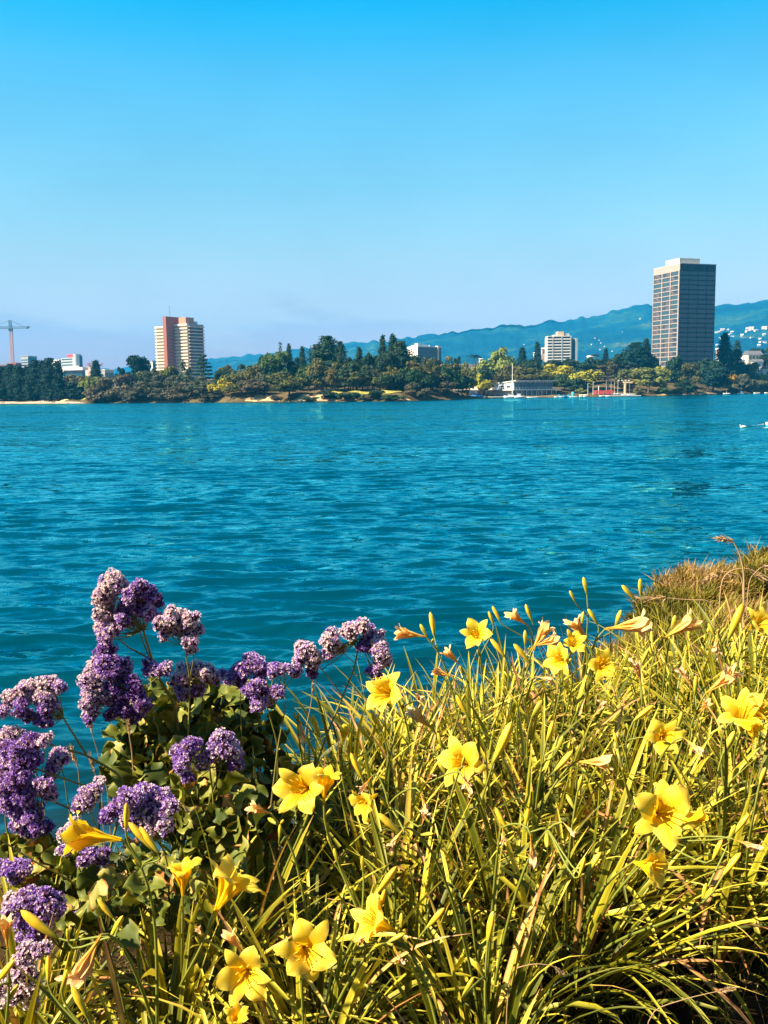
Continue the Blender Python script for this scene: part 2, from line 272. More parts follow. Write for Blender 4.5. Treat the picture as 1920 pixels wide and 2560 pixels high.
def water_mat():
    m = bpy.data.materials.new('lake_water'); m.use_nodes = True; N, L = m.node_tree.nodes, m.node_tree.links; N.remove(N['Principled BSDF'])
    at_ = N.new('ShaderNodeAttribute'); at_.attribute_name = 'tint'
    r = N.new('ShaderNodeValToRGB'); e = r.color_ramp.elements; e[0].position = 0; e[0].color = (.035, .036, .028, 1); e[1].position = 1; e[1].color = (.0, .04, .075, 1)
    x = e.new(.35); x.color = (.002, .024, .034, 1); x = e.new(.7); x.color = (.0, .038, .062, 1)
    df = N.new('ShaderNodeBsdfDiffuse'); gl = N.new('ShaderNodeBsdfGlossy'); gl.inputs['Roughness'].default_value = .02; gl.inputs['Color'].default_value = (.16, .94, 1, 1)
    fr = N.new('ShaderNodeFresnel'); fr.inputs['IOR'].default_value = 1.45; mx = N.new('ShaderNodeMixShader')
    L.new(at_.outputs['Fac'], r.inputs[0]); L.new(r.outputs[0], df.inputs['Color']); L.new(fr.outputs[0], mx.inputs[0]); L.new(df.outputs[0], mx.inputs[1]); L.new(gl.outputs[0], mx.inputs[2]); L.new(mx.outputs[0], N['Material Output'].inputs['Surface'])
    # wind ripples too small for the mesh: the facing of the surface is jittered by stretched noise
    tc = N.new('ShaderNodeTexCoord'); acc = None
    for sc_, amp, strx in ((.1, .24, .3), (1.1, .26, .4), (3.2, .4, .42), (9, .26, .5)):
        mp = N.new('ShaderNodeMapping'); mp.inputs['Scale'].default_value = (strx, 1, 1); mp.inputs['Rotation'].default_value = (0, 0, R(-5)); L.new(tc.outputs['Object'], mp.inputs[0])
        nz = N.new('ShaderNodeTexNoise'); nz.inputs['Scale'].default_value = sc_; nz.inputs['Detail'].default_value = 2; nz.inputs['Distortion'].default_value = .6; L.new(mp.outputs[0], nz.inputs['Vector'])
        v = N.new('ShaderNodeVectorMath'); v.operation = 'MULTIPLY_ADD'; v.inputs[1].default_value = (amp * .45, amp, 0); v.inputs[2].default_value = (-amp * .225, -amp * .5, 0); L.new(nz.outputs['Color'], v.inputs[0])
        if acc is None: acc = v.outputs[0]
        else:
            w = N.new('ShaderNodeVectorMath'); w.operation = 'ADD'; L.new(acc, w.inputs[0]); L.new(v.outputs[0], w.inputs[1]); acc = w.outputs[0]
    gm = N.new('ShaderNodeNewGeometry'); ad = N.new('ShaderNodeVectorMath'); ad.operation = 'MULTIPLY_ADD'; ad.inputs[1].default_value = (RIP,) * 3; L.new(acc, ad.inputs[0]); L.new(gm.outputs['Normal'], ad.inputs[2])
    # far out only the wave faces leaning to the near shore are seen
    sx = N.new('ShaderNodeSeparateXYZ'); L.new(gm.outputs['Position'], sx.inputs[0]); mr = N.new('ShaderNodeMapRange'); mr.inputs[1].default_value = 14; mr.inputs[2].default_value = 160; mr.inputs[4].default_value = -.1; L.new(sx.outputs['Y'], mr.inputs[0])
    cb = N.new('ShaderNodeCombineXYZ'); L.new(mr.outputs[0], cb.inputs['Y']); a2 = N.new('ShaderNodeVectorMath'); a2.operation = 'ADD'; L.new(ad.outputs[0], a2.inputs[0]); L.new(cb.outputs[0], a2.inputs[1]); ad = a2
    nn = N.new('ShaderNodeVectorMath'); nn.operation = 'NORMALIZE'; L.new(ad.outputs[0], nn.inputs[0])
    for n_ in (df, gl, fr): L.new(nn.outputs[0], n_.inputs['Normal'])
    return m
depth = np.clip((Y - np.vectorize(near_shore)(X)) / 9, 0, 1) ** .6
o = MB().grid(np.stack([X + DX * gust * calm, Y + DY * gust * calm, Z * gust * calm], -1), tint=depth).build('water', water_mat()); tag(o, kind='structure')
# ------------------------------------------------------------------ trees of the far shore
def leaf_quads(mb, pts, nrm, size, rg, tint, aspect=1.0, zs=1.0):
    n = len(pts); v = nrm + rg.normal(0, .55, (n, 3)); v /= np.linalg.norm(v, axis=1, keepdims=True)
    t = np.cross(v, rg.normal(0, 1, (n, 3))); t /= np.linalg.norm(t, axis=1, keepdims=True) + 1e-9; b = np.cross(v, t); t = t * [1, 1, zs]; b = b * [1, 1, zs]
    s = (size * rg.uniform(.6, 1.35, n))[:, None]
    q = np.stack([pts - t * s - b * s * aspect * .6, pts + t * s * .9 - b * s * aspect, pts + t * s + b * s * aspect * .7, pts - t * s * .7 + b * s * aspect], 1)
    mb.add(q.reshape(-1, 3), np.arange(n * 4).reshape(n, 4), 0, np.repeat(tint, 4))
def sphere_dirs(rg, n):
    v = rg.normal(0, 1, (n, 3)); return v / np.linalg.norm(v, axis=1, keepdims=True)
M_CROWN = mat('foliage', (1, 1, 1), .75, .12, tint=[(0, (.55, .6, .62)), (.5, (1, 1, 1)), (1, (1.0, .95, .7))], objcol=True, trans=.22)
M_BARK = mat('bark', (.13, .09, .065), .9, .1, noise=(3, (.05, .04, .03), .7))
M_PALEBARK = mat('pale_bark', (.42, .33, .26), .85, .1, noise=(3, (.2, .15, .1), .6))
def crown(kind, seed):
    rg = np.random.default_rng(seed); mb = MB(); k = []
    if kind in ('oak', 'shrub', 'umbrella', 'loose'):
        nb = {'oak': 22, 'shrub': 20, 'umbrella': 18, 'loose': 26}[kind]
        for i in range(nb):
            a = rg.uniform(0, 6.283); rr_ = math.sqrt(rg.uniform(0, 1)) * .36
            if kind == 'umbrella': z = .62 - .55 * (rr_ / .36) ** 2 * .7 + rg.uniform(-.12, .14)
            elif kind == 'shrub': z = rg.uniform(.08, .78 - .9 * rr_ ** 1.5)
            else: z = .46 + rg.uniform(-.34, .36) * math.sqrt(max(0, 1 - (rr_ / .42) ** 2))
            r_ = rg.uniform(.1, .19) if kind != 'loose' else rg.uniform(.07, .14)
            k.append((np.array([math.cos(a) * rr_, math.sin(a) * rr_, z]), r_, rg.uniform(.25, .75)))
        for c, r_, tn in k:
            n = int(92 * (r_ / .14) ** 2); d = sphere_dirs(rg, n); d[:, 2] = np.where(d[:, 2] < -.3, -d[:, 2], d[:, 2])
            leaf_quads(mb, c + d * r_ * rg.uniform(.7, 1.12, (n, 1)), d, .027, rg, np.clip(tn + rg.normal(0, .18, n), 0, 1), 1, 1.8 if kind in ('shrub', 'umbrella') else 1.1)
    elif kind in ('conifer', 'cypress', 'cedar', 'bare'):
        tiers = {'conifer': 22, 'cypress': 20, 'cedar': 9, 'bare': 12}[kind]
        for i in range(tiers):
            z = (i + .5) / tiers; w = {'conifer': .5 * (1 - z) ** .85 + .03, 'cypress': .5 * (1 - z ** 2.2) ** .8 * (.55 + .45 * min(1, z * 5)) + .02, 'cedar': .5 * (1 - z ** 1.4) + .05, 'bare': .2}[kind]
            for j in range(int(7 + 13 * w)):
                a = rg.uniform(0, 6.283); L_ = w * rg.uniform(.65, 1.12); n = 22 if kind != 'bare' else 9
                f_ = rg.uniform(.15, 1, n) ** .6
                p = np.stack([np.cos(a) * L_ * f_, np.sin(a) * L_ * f_, z + (-.05 * f_ if kind == 'conifer' else (.07 * f_ if kind == 'cypress' else 0 * f_))], 1) + rg.normal(0, .016 if kind == 'cedar' else .034, (n, 3)) * [1.3, 1.3, .8]
                p[:, 2] = np.clip(p[:, 2], 0, 1.02); d = np.stack([np.full(n, math.cos(a)), np.full(n, math.sin(a)), np.full(n, .9)], 1)
                leaf_quads(mb, p, d, .027, rg, np.clip(.45 + rg.normal(0, .2, n), 0, 1), .7, .55 if kind != 'cedar' else .8)
    elif kind == 'willow':
        for i in range(46):
            a = rg.uniform(0, 6.283); rr_ = math.sqrt(rg.uniform(.05, 1)) * .42; zt = .98 - .35 * (rr_ / .42) ** 2 - rg.uniform(0, .12); n = 46
            f_ = rg.uniform(0, 1, n); p = np.stack([math.cos(a) * (rr_ + .06 * f_), math.sin(a) * (rr_ + .06 * f_), zt - f_ * rg.uniform(.3, .75) * zt], 1) + rg.normal(0, .022, (n, 3))
            leaf_quads(mb, p, np.tile([math.cos(a), math.sin(a), .4], (n, 1)), .02, rg, np.clip(rg.uniform(.3, .8) + rg.normal(0, .12, n), 0, 1), 1.5)
    elif kind == 'palm':
        for i in range(34):
            a = rg.uniform(0, 6.283); up = rg.uniform(-.2, .9); n = 26; f_ = np.linspace(.05, 1, n)
            p = np.stack([np.cos(a) * .5 * f_, np.sin(a) * .5 * f_, .55 + .45 * up * f_ - .45 * f_ ** 2], 1) + rg.normal(0, .012, (n, 3))
            leaf_quads(mb, p, np.tile([0, 0, 1.], (n, 1)), .028, rg, np.full(n, .5), .5)
    return mb.build('crown', M_CROWN, link=False)
def trunk(kind, seed):
    rg = np.random.default_rng(seed); mb = MB(); z = np.linspace(0, 1, 7)
    if kind == 'multi':      # several bare slender stems
        for i in range(5):
            a = rg.uniform(0, 6.28); mb.tube(np.stack([.22 * math.cos(a) * (.4 + z), .15 * math.sin(a) * (.4 + z), z], 1), .022 - .012 * z, 5)
    else:
        w = rg.normal(0, .02, 2); mb.tube(np.stack([w[0] * np.sin(z * 3), w[1] * np.sin(z * 4), z], 1), .045 * (1 - .75 * z) + .008, 7)
        for i in range(6):
            a = rg.uniform(0, 6.28); z0 = rg.uniform(.35, .7); L_ = rg.uniform(.22, .4); s = np.linspace(0, 1, 5)
            mb.tube(np.stack([math.cos(a) * L_ * s, math.sin(a) * L_ * s, z0 + .3 * s ** .8], 1), .017 * (1 - .8 * s) + .003, 5)
    return mb.build('trunk', M_BARK if kind != 'multi' else M_PALEBARK, link=False)
CROWNS = {k: [crown(k, 100 + 10 * i + len(k)) for i in range(n)] for k, n in (('oak', 5), ('shrub', 4), ('umbrella', 2), ('loose', 3), ('conifer', 4), ('cypress', 3), ('cedar', 1), ('willow', 2), ('bare', 1), ('palm', 1))}
TRUNKS = {'one': [trunk('one', 5 + i) for i in range(3)], 'multi': [trunk('multi', 9)]}
TC = {k_: tuple(q * 1.45 for q in v_) for k_, v_ in dict(d=(.022, .046, .024), n=(.012, .034, .03), o=(.085, .088, .026), g=(.05, .085, .026), y=(.27, .23, .02), b=(.078, .07, .042), G=(.07, .08, .045), a=(.27, .165, .02), l=(.15, .175, .045), r=(.1, .084, .034), k=(.05, .05, .045)).items()}
SHAPE = {'oak': (.06, 'one'), 'shrub': (0, None), 'umbrella': (.34, 'one'), 'loose': (.08, 'one'), 'conifer': (.05, 'one'), 'cypress': (.02, 'one'), 'cedar': (.1, 'one'), 'willow': (.1, 'one'), 'bare': (.2, 'one'), 'palm': (.62, 'one')}
G1 = 'dark conifers behind the beach|tall dark conifer in the dense row behind the sandy beach'
G2 = 'grey-brown bushes along the left shore|grey-brown bushy tree at the water edge below the cream and brick tower'
G3 = 'dark evergreens on the wooded point|dark evergreen rising from the middle of the wooded point'
G4 = 'olive oaks on the wooded point|olive green oak in the wooded point right of the cream tower'
G5 = 'brownish oaks above the lawn|brownish oak beside the strip of dry lawn on the far shore'
G6 = 'low dark shrubs on the bank|low dark shrub on the tan bank at the far water edge'
G7 = 'dark trees behind the boathouse|dark tree in the back row behind the boathouse and boats'
G8 = 'dark trees around the glass tower|dark bushy tree at the foot of the dark glass tower'
G9 = 'brown bushes on the right shore|brown bush at the water edge behind the white moored boats'
G10 = 'grey-green trees left of the boathouse|grey-green bushy tree on the slope left of the boathouse'
TREES = [
('cypress',4,920,46,24,'n',G1),('cypress',26,914,40,28,'n',G1),('cypress',46,919,40,24,'n',G1),('conifer',66,916,40,30,'n',G1),('cypress',86,905,44,26,'n',G1),('conifer',105,903,40,32,'n',G1),('cypress',124,900,46,25,'n',G1),('conifer',143,903,44,28,'n',G1),
('shrub',182,954,60,34,'n','|low dark bush at the right end of the dark conifer row'),('oak',186,928,60,85,'r','|brownish tree behind the low teal building'),
('willow',231,935,66,30,'l','|pale yellow-green willow standing on the lawn right of the beach'),('conifer',239,901,40,95,'n','|dark conifer standing above the pale willow'),
('shrub',262,942,90,5,'b',G2),('shrub',305,934,110,9,'b',G2),('shrub',250,966,60,2,'k',G2),('shrub',360,953,96,5,'b',G2),('shrub',412,962,86,4,'b',G2),('shrub',455,955,80,5,'b',G2),('oak',505,943,84,7,'G',G2),('shrub',530,982,56,2,'b',G2),('oak',470,932,80,20,'G',G2),('oak',412,926,74,24,'G',G2),('oak',366,924,64,28,'G',G2),('shrub',330,972,60,2,'k',G2),
('oak',343,884,70,62,'n','|tall rounded dark tree left of the cream and brick tower'),('oak',299,909,28,70,'n','|small dark round tree left of the tall rounded dark tree'),
('oak',388,917,46,42,'o','|olive tree covering the lower left corner of the cream tower'),('oak',423,912,50,46,'o','|yellowish olive tree before the brick core of the cream tower'),('loose',455,900,48,52,'G','|loose grey-green tree before the right wing of the cream tower'),('cedar',508,887,66,56,'d','|layered dark cedar at the right foot of the cream tower'),
('oak',552,942,62,6,'y','|bright golden-yellow tree at the water edge on the wooded point'),
('oak',602,948,84,9,'o',G4),('oak',586,926,64,22,'o',G4),('oak',608,902,64,42,'d',G4),('oak',574,912,54,40,'o',G4),('oak',648,894,70,32,'o',G4),('oak',690,874,96,32,'g','|broad green oak with the highest rounded crown on the wooded point'),
('oak',655,884,24,72,'d',G3),('bare',700,857,22,80,'k','|thin bare grey treetop above the wooded point'),('conifer',722,861,26,80,'d',G3),('conifer',755,867,28,62,'d',G3),('oak',740,883,46,42,'d',G3),('cypress',793,866,54,60,'d',G3),
('cypress',818,846,66,62,'d','|largest dark pyramid-shaped cypress on the wooded point'),('cypress',850,859,32,60,'d',G3),('conifer',898,869,32,56,'d',G3),('oak',878,880,46,50,'d',G3),('oak',930,868,56,46,'d',G3),('conifer',956,840,32,60,'d','|left of two tall spiky conifers on the wooded point'),('conifer',982,838,40,60,'d','|right of two tall spiky conifers on the wooded point'),('cypress',1000,858,60,50,'d',G3),('oak',965,874,60,42,'d',G3),
('oak',800,889,66,26,'r',G5),('oak',832,904,46,19,'r',G5),('oak',882,898,84,22,'d',G3),('oak',870,922,64,36,'G',G5),('oak',722,928,100,5,'o','|big round olive oak right on the tan bank'),('oak',642,946,84,7,'b',G4),('oak',806,928,76,38,'r',G5),
('umbrella',893,926,80,22,'o','|umbrella-shaped oak with a bare trunk standing on the dry lawn'),('oak',970,922,94,36,'r',G5),('oak',1030,898,114,38,'r',G5),('oak',1050,922,84,10,'d',G5),('shrub',1044,950,58,4,'b','|grey-brown bush beside the left end of the low boat shed'),
('shrub',940,970,44,3,'d',G6),('shrub',820,972,60,4,'d',G6),('shrub',732,983,26,3,'b',G6),('shrub',872,978,64,2,'d',G6),('shrub',985,984,56,2,'d',G6),('shrub',775,990,40,1.5,'d',G6),('shrub',690,985,30,3,'b',G6),('shrub',915,986,40,2,'b',G6),
('oak',1110,946,64,14,'b',G10),('oak',1092,918,64,28,'G',G10),('loose',1085,886,64,62,'G',G10),('loose',1124,888,60,44,'r',G10),('oak',1032,884,50,62,'d',G10),('loose',1062,892,54,60,'G',G10),('oak',1100,894,50,60,'d',G10),('oak',1145,880,28,72,'n','|small dark tree right of the white flat-topped building'),('palm',1188,876,36,72,'n','|small dark palm against the hill'),('loose',1166,903,56,36,'l','|yellow-green tree left of the big green tree'),
('oak',1242,862,92,62,'l','|big light green round tree before the hill'),('oak',1268,901,74,40,'r','|reddish-brown round tree behind the flagpole'),('oak',1200,929,56,30,'y','|yellow tree behind the low boat shed'),('oak',1155,913,56,30,'o',G10),('oak',1210,905,56,34,'d',G10),
('umbrella',1333,916,116,40,'o','|low spreading olive tree right behind the boathouse roof'),('oak',1376,903,96,72,'y','|wide yellow treetop behind the boathouse'),('oak',1320,893,84,92,'d',G7),('oak',1412,928,56,52,'g',G7),('oak',1467,916,84,52,'y','|yellow spreading tree right of the boathouse'),('oak',1440,944,56,42,'d',G7),
('loose',1521,903,60,50,'r','|tall tree with bare pale stems behind the red canoes'),('oak',1572,920,66,54,'o','|olive yellow tree behind the cream hoist'),('oak',1567,944,56,46,'a','|amber tree right behind the arm of the cream hoist'),('oak',1455,968,30,26,'l','|small light green bush behind the blue boats'),
('conifer',1343,856,28,200,'n','|dark pointed conifer left of the mid-rise apartment block'),('conifer',1306,869,34,200,'n','|dark pointed conifer farther left of the mid-rise apartment block'),('palm',1331,886,40,92,'d','|palm top left below the mid-rise apartment block'),('oak',1405,890,100,122,'d',G7),('palm',1490,877,28,150,'d','|dark palm right of the mid-rise apartment block'),('conifer',1515,872,24,150,'n','|narrow dark conifer right of the mid-rise apartment block'),('oak',1550,876,66,122,'d',G8),('cypress',1590,860,64,112,'n',G8),('conifer',1616,848,36,110,'n','|tall dark conifer left against the glass tower'),('oak',1628,888,46,100,'d',G8),('oak',1470,888,66,112,'d',G7),
('oak',1622,916,106,26,'l','|large light green tree at the water edge left of the glass tower'),('oak',1652,913,46,42,'y','|yellow-green tree top beside the cream entrance pier'),('oak',1690,886,46,46,'d',G8),('oak',1726,903,58,20,'o','|tan-olive tree before the dark face of the glass tower'),('oak',1772,883,70,32,'d',G8),('oak',1785,916,92,12,'n','|very dark large tree at the water edge below the glass tower'),('conifer',1812,834,50,62,'n','|tall dark conifer right of the glass tower'),('cypress',1842,878,36,52,'n',G8),('conifer',1843,852,34,260,'d','|hazy grey-green conifer above the far houses'),
('oak',1890,868,56,205,'d','|dark round tree above the grey-roofed house'),('oak',1920,862,40,120,'d','|dark tree at the right edge beside the grey-roofed house'),('oak',1823,926,42,15,'a','|amber tree right of the very dark large tree'),('shrub',1862,934,64,12,'b',G9),('oak',1880,903,46,40,'o','|olive tree before the white houses'),('shrub',1900,946,70,7,'b',G9),('oak',1916,933,50,22,'y','|yellow-green tree at the right edge below the cream house'),('shrub',1712,948,56,8,'d',G8),('cypress',1852,910,44,46,'n',G8),
('shrub',1660,962,40,6,'g',G8),('shrub',1600,965,30,4,'r','|small brown bush at the water edge right of the hoist'),('shrub',1830,968,36,5,'k',G9),('shrub',1690,972,44,4,'r',G9),('shrub',1740,974,40,3,'r',G9),
('cypress',-40,915,60,26,'n',G1),('cypress',-90,905,60,26,'n',G1),('oak',1965,925,80,14,'o',G9),('oak',2020,915,90,30,'d',G8),('oak',2080,925,90,16,'b',G9)]
_rf = random.Random(5)
for q in range(40): TREES.append(('oak', 560 + q * 15, 918 + _rf.uniform(-14, 16), 62, 30 + _rf.uniform(-4, 10), _rf.choice('dgoG'), 'trees filling the wooded point|mid-green tree packed among others deep inside the wooded point'))
for q in range(18): TREES.append(('oak', 1150 + q * 46, 925 + _rf.uniform(-6, 10), 70, 76 + _rf.uniform(-4, 14), _rf.choice('dgGd'), 'trees filling the slope behind the boats|mid-green tree packed among others behind the boats and the boathouse'))
for n_, (kind, px, py, w, t, c, lab) in enumerate(TREES):
    b = float(at(px, py, 500)[0] / 500); y = float(shore_far(b)) + t; z0 = float(land(b * y, y)) - .15; z1 = float(at(px, py, y)[2]); H = max(2.0, z1 - z0); wd = w * y / F
    grp, lb = lab.split('|')
    if 'bare' == kind or 'multi' in lab: pass
    nm = {'conifer': 'conifer', 'cypress': 'cypress', 'cedar': 'cedar', 'willow': 'willow', 'palm': 'palm_tree', 'shrub': 'bush'}.get(kind, 'tree')
    tr = thing(nm, lb, 'bush' if nm == 'bush' else 'tree', (b * y, y, z0), _rf.uniform(0, 6.28), grp or None)
    lift, tk = SHAPE[kind]; multi = 'bare pale stems' in lb
    if multi: lift, tk = .45, 'multi'
    if kind == 'palm': wd = w * y / F * 1.1; lift = 1 - wd * .8 / H
    cr_ = link_mesh('crown', _rf.choice(CROWNS[kind]), tr); cr_.location.z = H * lift; wd *= 1.35 if kind in ('conifer', 'cypress') else 1.0; cr_.scale = (wd * 1.15, wd * 1.15, H * (1 - lift) * 1.02)
    j = _rf.uniform(.85, 1.15); cr_.color = (*[k * j * _rf.uniform(.92, 1.08) for k in TC[c]], 1)
    if tk:
        tk_ = link_mesh('trunk', _rf.choice(TRUNKS[tk]), tr); s_ = max(.5 * wd, .3 * H); tk_.scale = (s_, s_, H * (lift + (1 - lift) * (.62 if kind not in ('conifer', 'cypress', 'cedar') else .9)))
# ------------------------------------------------------------------ buildings
M_CREAM = mat('cream_concrete', (.72, .6, .46), .8, .2, noise=(.4, (.6, .5, .38), .5))
M_WHITE = mat('white_paint', (.8, .76, .7), .7, .2, noise=(.5, (.66, .62, .56), .4))
M_BRICK = mat('brick_red', (.34, .125, .09), .85, .15, noise=(.5, (.27, .1, .075), .6))
M_GREY = mat('grey_concrete', (.4, .41, .42), .85, .2, noise=(.4, (.3, .31, .33), .5))
M_GLASS = mat('tinted_glass', (.035, .07, .09), .12, .6)
M_TEAL = mat('teal_glass', (.0, .06, .095), .2, .45)
M_DARK = mat('dark_bronze', (.01, .028, .038), .4, .25)
M_CURT = mat('curtained_glass', (.13, .1, .095), .3, .5, noise=(.3, (.02, .04, .06), 1))
M_PINK = mat('pinkish_stone', (.6, .42, .36), .8, .2)
M_RED = mat('red_sign', (.62, .06, .08), .6, .3)
M_STEEL = mat('steel', (.3, .3, .32), .5, .4)
M_ROOFG = mat('grey_roof', (.16, .15, .18), .8, .2, noise=(.8, (.1, .1, .12), .6))
M_TAN = mat('tan_wall', (.55, .42, .28), .85, .2)
M_SALMON = mat('salmon_wall', (.6, .26, .2), .85, .2)
class Bld:
    """a building whose nearest corner stands at pixel px; local x runs back along its right face, local y along its left face"""
    def __init__(s, name, label, px, py_top, y, wl, wr, a=45, cat='building', group=None, base=None):
        top = at(px, py_top, y); s.b = float(land(top[0], y)) - .5 if base is None else base; s.h = float(top[2]) - s.b
        phi = math.atan2(top[0], y); A = R(a); u = y / F; s.u = u
        s.ll = wl * u / math.cos(A) * math.cos(phi); s.lr = wr * u / math.sin(A) * math.cos(phi)
        s.t = thing(name, label, cat, (float(top[0]), y, s.b), math.pi / 2 - A - phi, group)
    def part(s, name, boxes, m, parent=None):
        mb = MB()
        for x0, x1, y0, y1, z0, z1 in boxes: mb.box(((x0 + x1) / 2, (y0 + y1) / 2, (z0 + z1) / 2), (x1 - x0, y1 - y0, z1 - z0))
        return mb.build(name, m, parent or s.t)
def share(o, parent, loc, mats=None):
    c = o.copy(); COL.objects.link(c); c.parent = parent; c.location = loc; return c
# --- dark glass tower on the right
B = Bld('glass_tower', 'tall dark glass office tower with a white gridded left face and rooftop box', 1701, 659.5, 650, 66.5, 88.5, 54)
h, ll, lr = B.h, B.ll, B.lr
B.part('shell', [(0, lr, 0, ll, 0, h)], M_DARK)
B.part('parapet', [(-.35, lr + .3, -.35, ll + .3, h + .01, h + .5)], M_GREY)
B.part('top_band', [(-.3, 0, .0, ll, h - 4.0, h)], mat('brownish_band', (.42, .29, .26), .8, .2))
fl = 23; z0 = h - 4.2 - 3.12 * fl
bays = [(.06, .30), (.36, .62), (.685, .965)]      # from the near corner leftwards
gm = []
for k in range(fl + 1): gm.append((-.45, .02, 0, ll, z0 + k * 3.12 - .24, z0 + k * 3.12 + .24))
M_GRID = mat('pinkish_concrete', (.38, .31, .29), .8, .2, noise=(.3, (.34, .28, .26), .6)); B.part('floor_slabs', gm, M_GRID)
[B.part('pier', [(-.6, .03, ll * q0, ll * q1, 0, h - 4)], M_GRID) for q0, q1 in ((0, .035), (.318, .345), (.64, .668), (.98, 1))]
rw = random.Random(3); protos = {}
for k in range(fl):
    for i, (a_, b_) in enumerate(bays):
        cur = rw.random() < .55 + .25 * (k < 12)
        key = (i, cur)
        if key not in protos:
            mb = MB(); mb.box((-.1, ll * (a_ + b_) / 2, 1.56), (.2, ll * (b_ - a_ + .03), 2.55)); protos[key] = w = mb.build('window', M_CURT if cur else M_GLASS, B.t); w.location = (rw.uniform(-.03, .03), 0, z0 + k * 3.12)
        else: share(protos[key], B.t, (rw.uniform(-.03, .03), 0, z0 + k * 3.12))
pb = None
for k in range(fl):
    if pb is None: pb = B.part('glass_band', [(.4, lr - .4, -.12, 0.05, .5, 2.75)], M_TEAL); pb.location.z = z0
    else: share(pb, B.t, (0, rw.uniform(-.02, .03), z0 + k * 3.12))
B.part('slab_edges', [(.1, lr - .1, -.2, .0, z0 + k * 3.12 - .2, z0 + k * 3.12 + .2) for k in range(fl + 1)], mat('bronze_edge', (.01, .035, .05), .5, .2)); B.part('mullions', [(lr * f - .12, lr * f + .12, -.25, .02, 0, h - .5) for f in (0.01, .25, .5, .75, .99)], M_DARK)
B.part('penthouse', [(lr * .05, lr * .62, ll * .1, ll * .62, h, h + 4.2)], M_CREAM)
B.part('entrance_wall', [(-3.5, -.7, ll * .3, ll * .66, 0, z0 + .1)], M_CREAM)
B.part('roof_aerial', [(lr * .3, lr * .3 + .2, ll * .3, ll * .3 + .2, h + 4.2, h + 8), (lr * .5, lr * .5 + .2, ll * .4, ll * .4 + .2, h + 4.2, h + 7)], M_STEEL)
# --- cream and brick tower on the left
B = Bld('apartment_tower', 'cream banded apartment tower split by a brick red stair core with aerial', 470, 810, 850, 82, 38, 45)
h, ll, lr = B.h, B.ll, B.lr; u = B.u; s_ = 1 / math.cos(R(45)); fh = 8.05 * u; nf = 17
c0, c1, pr = 31 * u * s_, 39 * u * s_, 22 * u * s_     # the core along the left face, and how far it stands out
B.part('left_wing', [(0, lr, c1, ll, 0, h - 2.2 * u)], M_CREAM); B.part('right_wing', [(0, lr, 0, c0, 0, h)], M_CREAM)
B.part('stair_core', [(-pr, lr * .55, c0 + .02, c1 - .02, 0, h + 19 * u)], M_BRICK)
B.part('roof_block', [(lr * .02, lr * .55, 6 * u * s_, 24 * u * s_, h, h + 17 * u)], mat('orange_brick', (.5, .24, .16), .85, .15))
B.part('roof_block', [(lr * .56, lr * .9, 10 * u * s_, 20 * u * s_, h, h + 9 * u)], M_GREY)
for nm, y0_, y1_, hh in (('right_wing', 0, c0, h), ('left_wing', c1, ll, h - 2.2 * u)):
    B.part('balcony_slabs', [(-1.5, -.01, y0_ + .05, y1_ - .05, hh - 3.0 * u - k * fh - .3, hh - 3.0 * u - k * fh + 1.0) for k in range(nf)], M_CREAM)
    B.part('windows', [(-.12, .05, y0_ + .8, y1_ - .8, hh - 3.0 * u - k * fh - fh + 1.1, hh - 3.0 * u - k * fh - .4) for k in range(nf)], M_TAN)
    B.part('fascia', [(-1.6, -.02, y0_, y1_, hh - 2.6 * u, hh + .25)], M_WHITE)
B.part('balcony_slabs', [(-.2, lr + .1, -1.6, -.01, h - 6.6 * u - k * fh - .25, h - 6.6 * u - k * fh + .55) for k in range(nf)], M_CREAM)
for k in range(nf): B.part('window', [(lr * .34, lr * .66, -.15, .04, h - 6.6 * u - k * fh + .6, h - 6.6 * u - k * fh + fh - .3)], M_TEAL)
B.part('wall_panels', [(0.3, lr * .33, -.08, .03, 0, h - 6.4 * u), (lr * .67, lr - .3, -.08, .03, 0, h - 6.4 * u)], mat('shaded_brick', (.2, .08, .085), .85, .15))  # brick colour darkened on this side to stand for the face's shade
B.part('fascia', [(-.2, lr, -.5, -.02, h - 3.6 * u, h + .2)], M_GREY)
B.part('core_windows', [(-pr + pr * f, -pr + pr * f + 1.0, c0 - .1, c0 + .1, h - 22 * u - k * fh, h - 22 * u - k * fh + 1.3) for k in range(13) for f in (.2, .42, .64)], M_GLASS)
mb = MB(); mb.tube([(-pr * .5, c0 + 1, h + 19 * u), (-pr * .5, c0 + 1, h + 34 * u), (-pr * .5, c0 + 1, h + 48 * u)], [.35, .25, .12]); mb.box((-pr * .5, c0 + 1, h + 44 * u), (1.4, .3, .3)); mb.build('aerial', M_STEEL, B.t)
# --- mid-rise block before the hill
B = Bld('apartment_block', 'mid-rise apartment block with balcony rows and a tan roof box before the hill', 1369, 842, 900, 5.5, 72, 80)
h, ll, lr = B.h, max(B.ll, 11), B.lr; u = B.u
B.part('wall', [(0, lr * .79, 0, ll, 0, h), (lr * .79, lr, 1.5, ll, 0, h - 4 * u)], M_GREY)
B.part('end_wall', [(-.4, 0, -.2, ll, 0, h - 2 * u)], M_CREAM); B.part('end_wall', [(lr * .955, lr * 1.02, -1.2, ll, 0, h + 1 * u - 2)], M_GREY)
nf = 9; fh = 7.05 * u
for k in range(nf):
    B.part('balcony', [(0, lr * .79, -1.7, -.01, h - 7.4 * u - k * fh, h - 7.4 * u - k * fh + 1.05)], M_WHITE)
    B.part('window_row', [(.3, lr * .775, -.1, .05, h - 7.4 * u - k * fh + 1.1, h - 7.4 * u - k * fh + fh - .3)], M_GLASS)
B.part('piers', [(lr * f - .45, lr * f + .45, -1.9, 0, 0, h) for f in (.18, .485, .785)], M_GREY)
